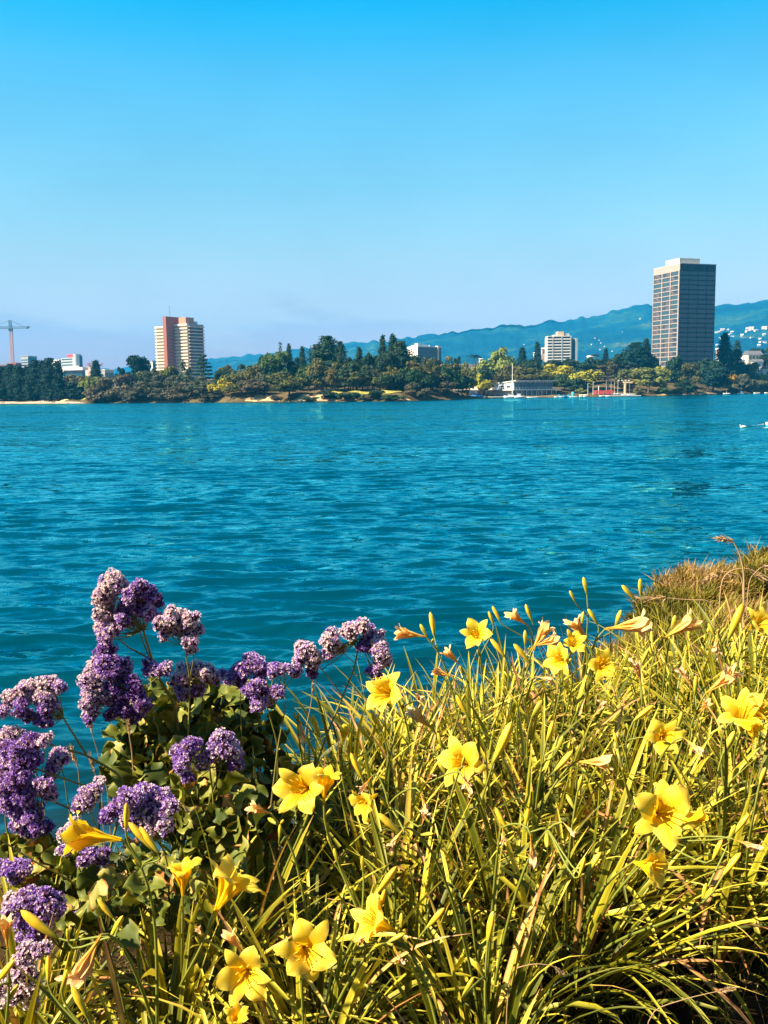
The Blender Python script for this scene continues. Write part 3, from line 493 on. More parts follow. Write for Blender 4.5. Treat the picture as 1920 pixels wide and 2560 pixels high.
B.part('glass_strip', [(lr * .8, lr * .95, 1.2, 1.55, 0, h - 6 * u)], M_TEAL)
B.part('roof_slab', [(-.2, lr * .8, -1.9, ll, h, h + .5)], M_WHITE)
B.part('roof_box', [(lr * .36, lr * .56, 1, ll, h + .5, h + 13 * u)], M_TAN); B.part('roof_box', [(lr * .22, lr * .35, 1, ll, h + .5, h + 5 * u)], M_CREAM); B.part('roof_box', [(lr * .58, lr * .76, 2, ll, h + .5, h + 8 * u)], M_GREY)
# --- white flat-topped building in the middle
B = Bld('office_block', 'flat-topped building with a bright white left face and blue-grey long face', 1044, 865, 820, 27, 62, 50)
h, ll, lr = B.h, B.ll, B.lr; u = B.u
B.part('wall', [(0, lr * .8, 0, ll, 0, h), (lr * .84, lr, 1, ll, 0, h + .2)], M_WHITE); B.part('stair_tower', [(lr * .8, lr * .84, -.8, 3, 0, h + .6)], M_CREAM)
B.part('long_face', [(.3, lr * .79, -.15, .02, 0, h - .8), (lr * .85, lr - .2, .85, 1.02, 0, h - .8)], M_TEAL)
for k in range(4):
    for f in (.1, .28, .46, .64, .82): B.part('window', [(-.12, .03, ll * f, ll * f + 1.2, h - 6 - k * 3.6, h - 4 - k * 3.6)], M_TAN)
B.part('roof_steps', [(1, 4, 1, 5, h, h + 7 * u), (4.02, lr * .45, 1, 6, h, h + 4 * u), (.2, 1, 2, ll * .6, h, h + 2.5 * u)], M_WHITE); B.part('roof_pipe', [(lr * .5, lr * .52, 1, 1.6, h, h + 3.5 * u)], M_WHITE)
# --- downtown group far left
B = Bld('office_block', 'distant blue office block with a pale left face beside the crane', 70, 891, 1500, 18.5, 22, 42)
h, ll, lr, u = B.h, B.ll, B.lr, B.u; B.part('wall', [(0, lr, 0, ll, 0, h)], M_GREY); B.part('blue_face', [(.4, lr - .4, -.3, .02, 0, h - 1)], M_TEAL); B.part('pale_face', [(-.3, .02, .4, ll - .4, 0, h - 3)], M_GREY); B.part('roof_lip', [(-.5, lr + .3, -.5, ll + .3, h + .02, h + .9)], M_GREY)
B.part('window_rows', [(-.5, -.32, 1, ll - 1, h - 6 - k * 4, h - 4.6 - k * 4) for k in range(8)], M_TEAL)
B = Bld('hospital_block', 'distant white stepped building with a rounded end and a red rooftop sign', 185.5, 885, 1300, 40, 19, 62)
h, ll, lr, u = B.h, B.ll, B.lr, B.u
B.part('main_wing', [(0, lr, 3, ll * .86, 0, h - 8 * u)], M_GREY)
mb = MB(); th = np.linspace(0, np.pi, 13); cy_ = np.stack([lr * .5 - lr * .5 * np.cos(th), -4.5 * np.sin(th) + 3], 1)
mb.grid(np.stack([np.column_stack([cy_, np.full(13, z)]) for z in (0, h)])); mb.add([[*p, h] for p in cy_] + [[lr * .5, 3, h]], [[i, i + 1, 13, 13] for i in range(12)]); mb.build('rounded_end', M_WHITE, B.t)
B.part('dark_glass', [(lr * .6, lr * .95, -1.9, -.4, 2, h - 2)], M_TEAL)
B.part('window_rows', [(-.3, .02, 6, ll * .8, h - (13 + 7 * k) * u, h - (10.5 + 7 * k) * u) for k in range(4)], M_TEAL)
B.part('terrace', [(-2, lr * .8, ll * .865, ll * 1.25, 0, h - 11 * u), (-3, lr, ll * .9, ll * 1.35, 0, h - 19 * u)], M_WHITE)
B.part('roof_sign', [(1, 2.2, 4, ll * .5, h - 8 * u, h)], M_RED); B.part('sign_end', [(1.2, 6, 1, 3.9, h - 8 * u, h - .2)], mat('blue_violet_panel', (.16, .13, .4), .6))
B = Bld('low_building', 'long low building with a white roof slab and teal glass front', 205, 917, 900, 46, 7, 40)
h, ll, lr, u = B.h, B.ll, B.lr, B.u; B.part('teal_front', [(0, lr, 0, ll, 0, h - 8 * u)], M_TEAL); B.part('roof_slab', [(-2, lr + 2, -2, ll + 2, h - 8 * u + .02, h - 1 * u)], M_WHITE); B.part('plant_room', [(1, lr * .5, ll * .2, ll * .6, h - u, h + 3 * u)], M_GREY)
B = Bld('office_block', 'small pinkish concrete block beside the tiny far crane', 226, 919, 1000, 13, 6, 45); h, ll, lr = B.h, B.ll, B.lr; B.part('wall', [(0, lr, 0, ll, 0, h)], M_PINK); B.part('roof_lip', [(-.3, lr, -.3, ll, h + .02, h + .8)], M_PINK)
B = Bld('office_block', 'low blue glass building with dark vertical strips left of the tall rounded tree', 262, 926, 900, 12, 22, 40)
h, ll, lr = B.h, B.ll, B.lr; B.part('wall', [(0, lr, 0, ll, 0, h)], M_GREY); B.part('glass', [(.5 + i * lr / 5, .5 + i * lr / 5 + lr / 8, -.2, .02, 0, h - 2) for i in range(5)], M_TEAL); B.part('roof_slab', [(-.5, lr + .5, -.5, ll + .5, h + .02, h + 1)], M_WHITE)
B = Bld('glass_block', 'small teal glass block peeping out left of the cream tower', 381, 901, 1100, 5, 11, 35)
h, ll, lr = B.h, B.ll, B.lr; B.part('glass', [(0, lr, 0, ll, 0, h - 3)], M_TEAL); B.part('roof_screen', [(.5, lr - .5, .5, ll - .5, h - 3, h)], M_GREY); B.part('corner_wall', [(-.3, .5, -.3, ll, 0, h - 2)], M_WHITE)
B = Bld('building_site', 'unfinished dark reddish concrete frame with rebar below the crane', 30, 911, 1000, 40, 36, 45)
h, ll, lr, u = B.h, B.ll, B.lr, B.u; M_RAW = mat('raw_concrete', (.2, .12, .11), .9, .1)
for k in range(6): B.part('floor_slab', [(0, lr, 0, ll, h - k * 7 * u - 1.2, h - k * 7 * u)], M_RAW)
B.part('columns', [(lr * f, lr * f + .8, ll * g, ll * g + .8, 0, h) for f in (.02, .33, .64, .95) for g in (.02, .33, .64, .95)], M_RAW); B.part('rebar', [(lr * f, lr * f + .25, ll * g, ll * g + .25, h, h + 4) for f in np.linspace(.05, .9, 6) for g in (.05, .4, .8)], M_STEEL); B.part('formwork', [(lr * .3, lr * .7, 1, ll * .5, h, h + 1.8)], mat('red_formwork', (.4, .12, .12), .8))
# --- cranes
def lattice(mb, p, q, w, n):
    p, q = np.array(p, float), np.array(q, float); d = (q - p) / np.linalg.norm(q - p); a = np.cross(d, [0, 0, 1] if abs(d[2]) < .9 else [0, 1, 0]); a /= np.linalg.norm(a); b = np.cross(d, a)
    cs = [(a + b) * w / 2, (a - b) * w / 2, (-a - b) * w / 2, (-a + b) * w / 2]
    for c in cs: mb.tube([p + c, q + c], w * .1, 4)
    for i in range(n):
        s, e = p + (q - p) * i / n, p + (q - p) * (i + 1) / n
        for k in range(4): mb.tube([s + cs[k], e + cs[(k + 1) % 4]], w * .07, 3, cap=False)
def crane(label, px, top, base_py, y, jl, jr, mast_w, M1, M2, pylon):
    u = y / F; P0 = at(px, base_py, y); zb = float(land(P0[0], y)); T = thing('tower_crane', label, 'crane', (P0[0], y, zb)); zt = at(px, top, y)[2] - zb
    mb = MB(); lattice(mb, (0, 0, 0), (0, 0, zt - 2 * u), mast_w, 26); mb.build('mast', M1, T)
    mb = MB(); lattice(mb, (-jl * u, 0, zt), (0, 0, zt), mast_w * .7, 24); mb.build('jib', M2, T)
    mb = MB(); lattice(mb, (0, 0, zt), (jr * u, 0, zt), mast_w * .6, 8); mb.build('counter_jib', M2, T)
    mb = MB(); mb.box((jr * u - 3 * u, 0, zt - 1.6 * u), (4 * u, 2, 3 * u)); mb.box((jr * u, 0, zt + .5 * u), (4.5 * u, 2.2, 2.5 * u)); mb.box((jr * u + .5 * u, 0, zt + 2.5 * u), (2.5 * u, 1.6, 2 * u)); mb.build('counterweight', M2, T)
    mb = MB(); mb.box((-.2 * u, 0, zt - 5 * u), (mast_w * 1.3, mast_w * 1.3, 6 * u)); mb.box((-2 * u, -1, zt - 3 * u), (2.4 * u, 2, 3 * u)); mb.build('cab', M2, T)
    if pylon:
        mb = MB(); lattice(mb, (0, 0, zt), (-.8 * u, 0, zt + pylon * u), mast_w * .8, 5); mb.build('pylon', M2, T)
        mb = MB(); mb.tube([(-.8 * u, 0, zt + pylon * u), (jr * u * .72, 0, zt + 1)], .2, 3); mb.tube([(-.8 * u, 0, zt + pylon * u), (-jl * u * .6, 0, zt + 2)], .2, 3); mb.build('stay', M2, T)
crane('tall tower crane with a pinkish mast and dark blue-grey jib at the left edge', 33, 819, 930, 1000, 62, 44, 2.6, mat('crane_mast_paint', (.62, .3, .22), .6), mat('crane_jib_paint', (.07, .14, .18), .6), 18)
crane('tiny far reddish crane behind the pale willow', 226, 911, 940, 1500, 10, 30, 2.2, mat('far_crane_paint', (.5, .18, .16), .6), mat('far_crane_jib', (.5, .18, .16), .6), 5)
# --- houses
def gable(mb, w, d, z, hgt, ov=.4):
    x0, x1, y0, y1 = -w / 2 - ov, w / 2 + ov, -d / 2 - ov, d / 2 + ov
    mb.add([[x0, y0, z], [x1, y0, z], [x1, y1, z], [x0, y1, z], [x0, 0, z + hgt], [x1, 0, z + hgt]], [[0, 1, 5, 4], [2, 3, 4, 5], [3, 0, 4, 4], [1, 2, 5, 5], [0, 3, 2, 1]])
def house(label, px, py_top, y, w, hb, hr, M1, M2, rz=0, d=None, group=None, z=None, nwin=3, rows=1):
    P0 = at(px, py_top, y); u = y / F; zb = P0[2] - (hb + hr) * u if z is None else z; T = thing('house', label, 'house', (P0[0], y, zb), rz, group); W_, D_ = w * u, (d or w * .7) * u
    MB().box((0, 0, hb * u / 2 - 3), (W_, D_, hb * u + 6)).build('wall', M1, T); mb = MB(); gable(mb, W_, D_, hb * u + .02, hr * u); mb.build('roof', M2, T)
    for k in range(rows):
        for i in range(nwin): MB().box(((i + .5) / nwin * W_ - W_ / 2, -D_ / 2 - .02, hb * u * (k + .5) / rows), (W_ / nwin * .5, .16, hb * u / rows * .45)).build('window', M_GLASS, T)
house('large white house with a broad grey-violet roof among trees at the right edge', 1882, 877, 830, 40, 14, 10, M_CREAM, M_ROOFG, R(12), 26, nwin=4)
house('white villa with several gables below the grey-roofed house', 1850, 892, 760, 26, 26, 8, M_WHITE, M_WHITE, R(-20), 18, nwin=3, rows=2)
house('lower white house with dark windows under the grey-roofed house', 1893, 898, 740, 24, 16, 6, M_WHITE, M_ROOFG, R(8), 16, nwin=4)
house('cream house with a flat wide front cut by the right edge', 1924, 917, 700, 36, 18, 5, M_CREAM, mat('brown_roof', (.2, .09, .05), .8), R(10), 22)
house('grey-blue house beside the cream house at the right edge', 1893, 924, 690, 20, 14, 3, M_GREY, M_ROOFG, R(10), 14)
house('salmon pink house peeping out right of the glass tower', 1798, 870, 830, 14, 12, 5, M_SALMON, M_WHITE, R(-15), 12, nwin=2)
house('pale green-grey house below the salmon house', 1800, 887, 800, 16, 12, 4, M_GREY, M_GREY, R(20), 12, nwin=2)
house('small white house with two bands left of the mid-rise block', 1341, 881, 850, 14, 9, 2, M_WHITE, M_WHITE, 0, 10, nwin=1)
house('pinkish house half hidden by the mid-rise block', 1360, 869, 960, 12, 14, 4, M_PINK, M_PINK, 0, 10, nwin=1)
house('white roofed house showing between trees right of the big green tree', 1272, 898, 640, 16, 4, 3, M_WHITE, M_WHITE, R(15), 10, nwin=1)
house('small white house below the hill right of the mid-rise block', 1476, 889, 830, 14, 4, 3, M_WHITE, M_WHITE, R(15), 10, nwin=1)
house('tiny pale house in the gap left of the big green tree', 1202, 896, 640, 8, 5, 2, M_WHITE, M_WHITE, R(5), 8, nwin=1)
# hillside houses, standing on the hill where the sight line meets it
from mathutils.bvhtree import BVHTree
hm = bpy.data.objects['hills'].data; bv = BVHTree.FromPolygons([v.co.copy() for v in hm.vertices], [tuple(p.vertices) for p in hm.polygons])
hh_ = random.Random(12); protos = []
spots = [(1790, 834), (1797, 830), (1806, 826), (1820, 826), (1823, 838), (1831, 842), (1801, 850), (1855, 841), (1878, 845), (1867, 824), (1878, 823), (1911, 822), (1910, 839), (1902, 857), (1912, 857), (1897, 866), (1792, 864), (1815, 846), (1870, 831), (1890, 829), (1900, 848), (1830, 833),
         (1498, 851), (1503, 858), (1487, 846), (1511, 867), (1556, 830), (1500, 875), (1530, 880), (1310, 862), (1600, 798), (1480, 862), (1936, 840), (1950, 855)]
hw = []
for i in range(3):
    ww = (11, 15, 9)[i]; mb = MB().box((0, 0, 1), (ww, 9, 7)); a_ = mb.build('wall', (M_WHITE, M_CREAM, M_GREY)[i], link=False); mb = MB(); gable(mb, ww, 9, 4.52, 3); hw.append((a_, mb.build('roof', (M_ROOFG, M_PINK, M_WHITE)[i], link=False)))
for px, py in spots:
    d = Vector(ray(px, py)); hit = bv.ray_cast(Vector(CAM), d.normalized())
    if hit[0] is None: continue
    T = thing('house', 'tiny pale house on the wooded hillside right of the glass tower' if px > 1780 else 'tiny pale house on the wooded hillside left of the glass tower', 'house', hit[0], hh_.uniform(-.6, .6), 'hillside houses right of the glass tower' if px > 1780 else 'hillside houses left of the glass tower')
    k = hh_.choice(hw); s = hh_.uniform(.6, 1.15) * (1 if px > 1780 else .5); T.scale = (s, s, s); link_mesh('wall', k[0], T); link_mesh('roof', k[1], T)
# ------------------------------------------------------------------ boathouse, docks and boats
BD = float(shore_far(at(1240, 990, 500)[0] / 500))
u = (BD + 8) / F
B = Bld('boathouse', 'two-storey boathouse with a sloping flat roof, white end wall and glazed balcony front', 1283, 951.5, BD + 8, 49, 105, 42, base=.6)
h, ll, lr = B.h, B.ll, B.lr; f1 = h * .44
M_PALE = mat('pale_render', (.82, .79, .77), .75, .2)
B.part('lower_wall', [(.2, lr, .2, ll * 1.02, 0, f1)], M_PALE)
mb = MB(); mb.add([[.1, 0, f1], [.1, ll, f1], [.1, ll, h * .8], [.1, 0, h - .3], [lr * .97, 0, f1], [lr * .97, ll, f1], [lr * .97, ll, h * .8], [lr * .97, 0, h - .3]], [[0, 3, 2, 1], [4, 5, 6, 7], [0, 4, 7, 3], [1, 2, 6, 5], [0, 1, 5, 4]]); mb.build('upper_wall', M_PALE, B.t)
B.part('window', [(-.08, .15, ll * .15, ll * .34, f1 + .9, f1 + 2.1)], M_GLASS); B.part('window', [(-.08, .15, ll * .46, ll * .62, f1 + .9, f1 + 2.1)], M_GLASS)
B.part('upper_glazing', [(.5, lr * .96, -.15, .02, f1 + .3, h - .9)], M_TEAL); B.part('mullions', [(lr * f, lr * f + .18, -.35, -.16, f1, h - .4) for f in np.linspace(.02, .95, 11)], M_STEEL)
B.part('lower_glazing', [(lr * .02, lr * .98, .0, .24, .3, f1 - .4)], M_GLASS); B.part('lower_posts', [(lr * f, lr * f + .25, -2.2, -1.95, 0, f1 - .3) for f in np.linspace(.0, .98, 9)], M_WHITE)
mb = MB(); k = .5; mb.add([[-k, -2.2, h - .2], [-k, ll + k, h * .8], [lr + k, ll + k, h * .8], [lr + k, -2.2, h - .2]] + [[-k, -2.2, h + .15], [-k, ll + k, h * .8 + .35], [lr + k, ll + k, h * .8 + .35], [lr + k, -2.2, h + .15]], [[0, 1, 2, 3], [4, 7, 6, 5], [0, 4, 5, 1], [1, 5, 6, 2], [2, 6, 7, 3], [3, 7, 4, 0]]); mb.build('roof', M_WHITE, B.t)
B.part('balcony', [(-2.6, lr + 3, -2.6, .0, f1 - .35, f1 + .05), (-2.6, .09, .0, ll * 1.5, f1 - .35, f1 + .05)], M_WHITE)
B.part('railing', [(-2.5, lr + 2.8, -2.55, -2.47, f1 + 1.0, f1 + 1.1), (-2.55, -2.47, -2.4, ll * 1.45, f1 + 1.0, f1 + 1.1)] + [(-2.5 + i * (lr + 5) / 16, -2.42 + i * (lr + 5) / 16, -2.55, -2.47, f1, f1 + 1.0) for i in range(17)] + [(-2.55, -2.47, ll * 1.45 * f, ll * 1.45 * f + .1, f1, f1 + 1) for f in np.linspace(0.1, 1, 7)], M_WHITE)
B.part('side_wing', [(1, 9, ll * 1.03, ll * 1.7, 0, f1 - .4), (.6, 9.4, ll * 1.02, ll * 1.72, f1 - .38, f1 + .9)], M_CREAM)
mb = MB()
for f in (.3, .45): mb.tube([(lr * f, -1.2, h - .3), (lr * f, -2.3, h - .9)], .06, 5); mb.box((lr * f, -2.4, h - 1.0), (.5, .3, .3))
mb.build('floodlights', M_WHITE, B.t)
def simple(name, label, cat, px, y, z=.0, rz=0, group=None): 
    return thing(name, label, cat, (float(at(px, 985, y)[0]), y, z), rz, group)
T = simple('boat_shed', 'long low dark boat shed with a thin white roof edge', 'shed', 1113, BD - 12, .4); w_ = 112 * u
MB().box((0, 3, 1.9), (w_, 6, 3.8)).build('wall', mat('shed_blue_black', (.03, .035, .05), .6), T); MB().box((0, 2.4, 3.95), (w_ + 1.2, 8, .28)).build('roof', M_WHITE, T)
mb = MB()
for i in range(9): mb.box((-w_ / 2 + 1 + i * (w_ - 2) / 8, -.9, 1.9), (.22, .22, 3.8))
mb.build('posts', M_STEEL, T)
for i, m in ((2, M_GREY), (4, M_PALE), (5, M_TEAL), (6, M_GREY)): MB().box((-w_ / 2 + 2.5 + i * (w_ - 2) / 8, -.05, 1.5), (1.8, .14, 2.9)).build('door', m, T)
mb = MB(); mb.tube([(-w_ / 2 - .3, -1, .2), (-w_ / 2 - 1.4, -1, 1), (-w_ / 2 - 1.5, -1, 2.4), (-w_ / 2 - .4, -1, 3.7)], .22, 6); mb.build('end_frame', M_WHITE, T)
T = simple('boat_shed', 'small white gabled shed between the low shed and the boathouse', 'shed', 1181, BD - 6, .4, R(8)); MB().box((0, 3, 1.9), (25 * u, 6, 3.8)).build('wall', M_WHITE, T); mb = MB(); gable(mb, 25 * u, 6.4, 3.82, 1.6); [setattr(mb, 'v', [v + [0, 3, 0] for v in mb.v])]; mb.build('roof', M_PINK, T); MB().box((.5, -.05, 1.3), (1.6, .12, 2.4)).build('door', M_GREY, T)
T = simple('brick_store', 'brownish brick store left of the boathouse', 'shed', 1199, BD + 2, .4); MB().box((0, 3, 2.6), (17 * u, 6, 5.2)).build('wall', M_BRICK, T); MB().box((0, 3, 5.3), (18 * u, 6.4, .25)).build('roof', M_ROOFG, T)
T = simple('flagpole', 'tall white flagpole rising over the boathouse end wall', 'flagpole', 1281, BD + 5, .5); mb = MB(); zt = at(1281, 913, BD + 5)[2] - .5; mb.tube([(0, 0, 0), (0, 0, zt * .5), (0, 0, zt)], [.24, .2, .13], 8); mb.build('pole', M_WHITE, T); mb = MB(); th = np.linspace(0, np.pi, 6); mb.grid(np.stack([np.stack([.22 * np.sin(th) * np.cos(p), .22 * np.sin(th) * np.sin(p), zt + .2 + .22 * np.cos(th)], 1) for p in np.linspace(0, 6.283, 9)])); mb.build('finial', M_WHITE, T)
# docks
def dock(label, px0, px1, y, z, d, M=None):
    T = simple('dock', label, 'dock', (px0 + px1) / 2, y, 0); w = (px1 - px0) * y / F; MB().box((0, 0, z), (w, d, .3)).build('deck', M or mat('weathered_planks', (.5, .42, .36), .85, noise=(1, (.3, .25, .2), .6)), T)
    mb = MB()
    for i in range(max(3, int(w / 4))): mb.tube([(-w / 2 + .3 + i * (w - .6) / (max(3, int(w / 4)) - 1), -d / 2 + .2, -1.5), (-w / 2 + .3 + i * (w - .6) / (max(3, int(w / 4)) - 1), -d / 2 + .2, z - .16)], .16, 6)
    mb.build('piles', M_BARK, T)
dock('long weathered dock before the low boat shed', 1075, 1215, BD - 16, .75, 3); dock('pinkish dock before the right half of the boathouse', 1300, 1395, BD - 8, .8, 3.5, mat('pinkish_planks', (.6, .44, .36), .85)); dock('low concrete quay under the boathouse front', 1205, 1300, BD - 4, .7, 3, M_PALE); dock('pale floating dock before the red canoes', 1500, 1600, float(shore_far(.235)) - 4, .5, 4, M_PALE)
# boats
def hull(mb, L, W, H, z=0, n=12, m=0, x=0, y=0):
    s = np.linspace(-1, 1, n); half = W / 2 * (1 - np.abs(s) ** 2.6) ** .7 * np.where(s > 0, 1, .35 * (1 - np.abs(s)) + .65); half = np.maximum(half, .02); sheer = H * (1 + .25 * s ** 2)
    rows = []
    for wv, zf in ((0, 0), (.7, .12), (.95, .55), (1, 1), (.9, 1), (.75, .45), (0, .4)): rows.append(np.stack([x + s * L / 2, y + half * wv, z + sheer * zf], 1))
    rows = rows[::-1] + [np.stack([r_[:, 0], 2 * y - r_[:, 1], r_[:, 2]], 1) for r_ in rows[1:]]
    mb.grid(np.stack(rows), m)
def boat(label, px, y, L, W, H, M1, z=-.1, rz=0, extras=(), group=None, cat='boat', name='boat'):
    T = simple(name, label, cat, px, y, z, rz, group); mb = MB(); hull(mb, L, W, H); mb.build('hull', M1, T)
    for nm, fn, m in extras: mb = MB(); fn(mb); mb.build(nm, m, T)
    return T
M_BOATW = mat('white_gelcoat', (.82, .8, .77), .3, .5); M_BLUE = mat('blue_tarpaulin', (.02, .2, .5), .6); M_CYAN = mat('cyan_plastic', (.03, .4, .6), .5); M_REDP = mat('red_hull', (.62, .05, .06), .4, .5); M_TARP = mat('pale_tarpaulin', (.75, .66, .48), .8)
cover = lambda L, W, z, hgt: (lambda mb: (hull(mb, L * .9, W * .96, hgt, z), mb.grid(np.stack([np.stack([np.linspace(-.42, .42, 9) * L, np.full(9, W * .46 * k), z + hgt * (1.2 - k * k * .7) * np.ones(9)], 1) for k in np.linspace(-1, 1, 7)]))))
mast = lambda hgt, x=.3: (lambda mb: mb.tube([(x, 0, .3), (x, 0, hgt * .5), (x, 0, hgt)], [.08, .07, .045], 6))
cabin = lambda L, W, z, hgt: (lambda mb: (mb.box((0, 0, z + hgt / 2), (L, W, hgt)), mb.box((0, 0, z + hgt + .06), (L * 1.15, W * 1.1, .1))))
y1 = BD - 19
boat('long boat under a bright blue cover at the low shed dock', 1180, y1, 11, 2.4, .9, M_BLUE, extras=[('cover', cover(11, 2.4, .7, .7), M_BLUE)])
boat('white covered boat at the left part of the shed dock', 1150, y1, 6, 2, .9, M_BOATW, extras=[('cover', cover(6, 2, .7, .6), M_PALE)])
boat('purple and blue kayak heaped on the dock before the white shed', 1188, BD - 14.5, 4.6, 1.0, .7, mat('purple_hull', (.2, .06, .25), .5), z=1.7, rz=.15); boat('blue kayak lying on the dock before the white shed', 1192, BD - 15, 5, 1.0, .8, M_BLUE, z=.95)
boat('white motor launch moored left before the boathouse', 1277, BD - 9, 7, 2.3, 1.1, M_BOATW, extras=[('cabin', cabin(2.6, 1.6, 1.0, 1.0), M_BOATW)]); boat('white launch with a small cabin before the boathouse corner', 1298, BD - 10, 5, 2, 1, M_BOATW, extras=[('cabin', cabin(1.4, 1.3, .9, 1.3), M_PALE)])
boat('low white skiff at the end of the pinkish dock', 1331, BD - 13, 5.5, 1.6, .55, M_BOATW, extras=[('thwart', lambda mb: mb.box((0, 0, .45), (.3, 1.3, .06)), M_PALE)])
ys = float(shore_far(.19)) - 3
for k, (px, M, lb) in enumerate(((1401, M_CYAN, 'cyan pedal boat nearest the boathouse'), (1412, M_BLUE, 'dark blue pedal boat second from the boathouse'), (1424, M_CYAN, 'cyan pedal boat left of the white floats'))):
    boat(lb, px, ys, 2.6, 1.6, .8, M, extras=[('seat', lambda mb: (mb.box((-.2, 0, .95), (.9, 1.1, .3)), mb.box((-.6, 0, 1.35), (.2, 1.1, .7))), M)], group='pedal boats')
for px in (1391.5, 1402, 1430, 1437): boat('low white rowing skiff beside the blue pedal boats', px, ys - 3, 2.6, 1, .5, M_BOATW, extras=[('thwart', lambda mb: mb.box((0, 0, .4), (.3, .8, .06)), M_PALE)], group='white skiffs beside the pedal boats')
T = simple('water_tank', 'round cyan water tank behind the pedal boats', 'tank', 1432.5, ys + 4, .6); mb = MB(); mb.tube([(0, 0, 0), (0, 0, 1.8), (0, 0, 2.1)], [.75, .75, .35], 14); mb.build('drum', M_CYAN, T); MB().box((0, 0, 2.2), (.3, .3, .2)).build('cap', M_STEEL, T)
for px, lb in ((1453, 'left of two boats under cream covers'), (1463, 'right of two boats under cream covers')): boat(lb, px, ys - 1, 2.4, 1.3, .7, M_BOATW, rz=.2, extras=[('cover', cover(2.4, 1.3, .6, .7), M_TARP)], group='cream covered boats')
yr = float(shore_far(.226)) + 2
T = simple('canoe_rack', 'grey rack carrying the stacked red canoes', 'rack', 1508, yr, .6); mb = MB()
for x in (-4, 0, 4):
    for yy in (-1.2, 1.2): mb.box((x, yy, 1.2), (.12, .12, 2.4))
    for zz in (.5, 1.25, 2.0): mb.box((x, 0, zz), (.1, 2.6, .08))
mb.build('frame', M_STEEL, T)
for k, (dx, dy, zz) in enumerate(((-.5, -.6, 1.14), (.5, .6, 1.14), (0, -.6, 1.89), (-.4, .6, 1.89), (.3, -.6, 2.64), (-.2, .6, 2.64))):
    boat('red canoe stacked on the grey rack right of the white post', 1508 + dx * 3, yr + dy, 9.6, .95, .55, M_REDP, z=zz, group='red canoes on the rack', name='canoe', cat='canoe', extras=[('thwart', lambda mb: (mb.box((-2, 0, .5), (.15, .7, .05)), mb.box((2, 0, .5), (.15, .7, .05))), M_PALE)])
T = simple('post', 'thick white post standing left of the red canoes', 'post', 1496.5, yr + 3, .6); MB().tube([(0, 0, 0), (0, 0, 2.5), (0, 0, 4.9)], [.26, .25, .24], 10).build('shaft', M_BOATW, T); MB().box((0, 0, 5), (.6, .6, .16)).build('cap', M_BOATW, T)
for px, hgt, lb in ((1469.5, 6.2, 'thin lamp mast left of the red canoes, nearer the boathouse'), (1482.5, 6.8, 'pale lamp mast just left of the white post')):
    T = simple('lamp_mast', lb, 'lamp post', px, yr + 5, .8); MB().tube([(0, 0, 0), (0, 0, hgt)], [.13, .09], 6).build('pole', M_PALE, T); MB().box((.4, 0, hgt), (1.0, .3, .14)).build('lamp_head', M_PALE, T)
for px in (1514, 1526, 1534.5, 1543): boat('white sailing dinghy with a bare mast beside the red canoes', px, yr + 4 , 3.6, 1.5, .6, M_BOATW, z=.9, extras=[('mast', mast(7.2), M_PALE)], group='dinghies with bare masts', name='dinghy', cat='dinghy')
for k, px in enumerate((1506, 1520, 1548, 1560, 1572, 1583)): boat('small upturned white dinghy along the quay below the cream hoist', px, float(shore_far((px - CX) / F)) + (-6 if k < 2 else 1), 3.1, 1.4, .65, M_BOATW, z=.55 if k > 1 else 0, rz=(.3, -.2, .6, .1, -.4, .2)[k], extras=[('thwart', lambda mb: mb.box((0, 0, .5), (.3, 1.1, .06)), M_PALE)], group='small white dinghies on the quay', name='dinghy', cat='dinghy')
yh = float(shore_far(.255)) + 5
T = simple('boat_hoist', 'cream boat hoist with a long horizontal arm', 'hoist', 1562, yh, .8); zt = at(1562, 957.5, yh)[2] - .8; M_HOIST = mat('cream_steel', (.8, .6, .34), .5); MB().box((0, 0, zt / 2), (.9, .9, zt)).build('post', M_HOIST, T); MB().box((22 * u / 2 - .8, 0, zt + .36), (24 * u, .8, .7)).build('arm', M_HOIST, T); MB().box((0, 0, .2), (2, 2, .4)).build('footing', M_GREY, T); MB().tube([(22 * u - 2, 0, zt), (22 * u - 2, 0, zt - 1.6)], .05, 4).build('cable', M_STEEL, T)
T = simple('lamp_rail', 'rail with four white lamps above the cream hoist', 'lamps', 1559, yh + 6, 1.2); zt = at(1559, 952.5, yh + 6)[2] - 1.2; MB().box((0, 0, zt), (32 * u, .12, .12)).build('rail', M_STEEL, T); MB().tube([(-15 * u, 0, 0), (-15 * u, 0, zt)], .1, 5).tube([(15 * u, 0, 0), (15 * u, 0, zt)], .1, 5).build('posts', M_STEEL, T)
for k in (-13.5, -4, 5, 13): MB().box((k * u, -.1, zt + .3), (.8, .5, .5)).build('lamp', M_BOATW, T)
for k, (px, lb) in enumerate(((1816.5, 'white boat with a small mast stub, leftmost of the moored row on the right'), (1852.5, 'white flat boat with a small cabin, second in the moored row on the right'), (1892, 'plain white flat boat, third in the moored row on the right'), (1919, 'white boat cut by the right edge at the end of the moored row'))):
    y_ = float(shore_far((px - CX) / F)) - 22; boat(lb, px, y_, 4.4, 1.8, .75, M_BOATW, group='white boats moored in a row', extras=[[('mast', lambda mb: mb.tube([(0, 0, .5), (0, 0, 1.9)], .1, 6), M_BOATW)], [('cabin', cabin(1.2, 1, .7, 1.2), M_PALE)], [('thwart', lambda mb: mb.box((0, 0, .6), (.3, 1.5, .06)), M_PALE)], [('thwart', lambda mb: mb.box((0, 0, .6), (.3, 1.5, .06)), M_PALE)]][k])
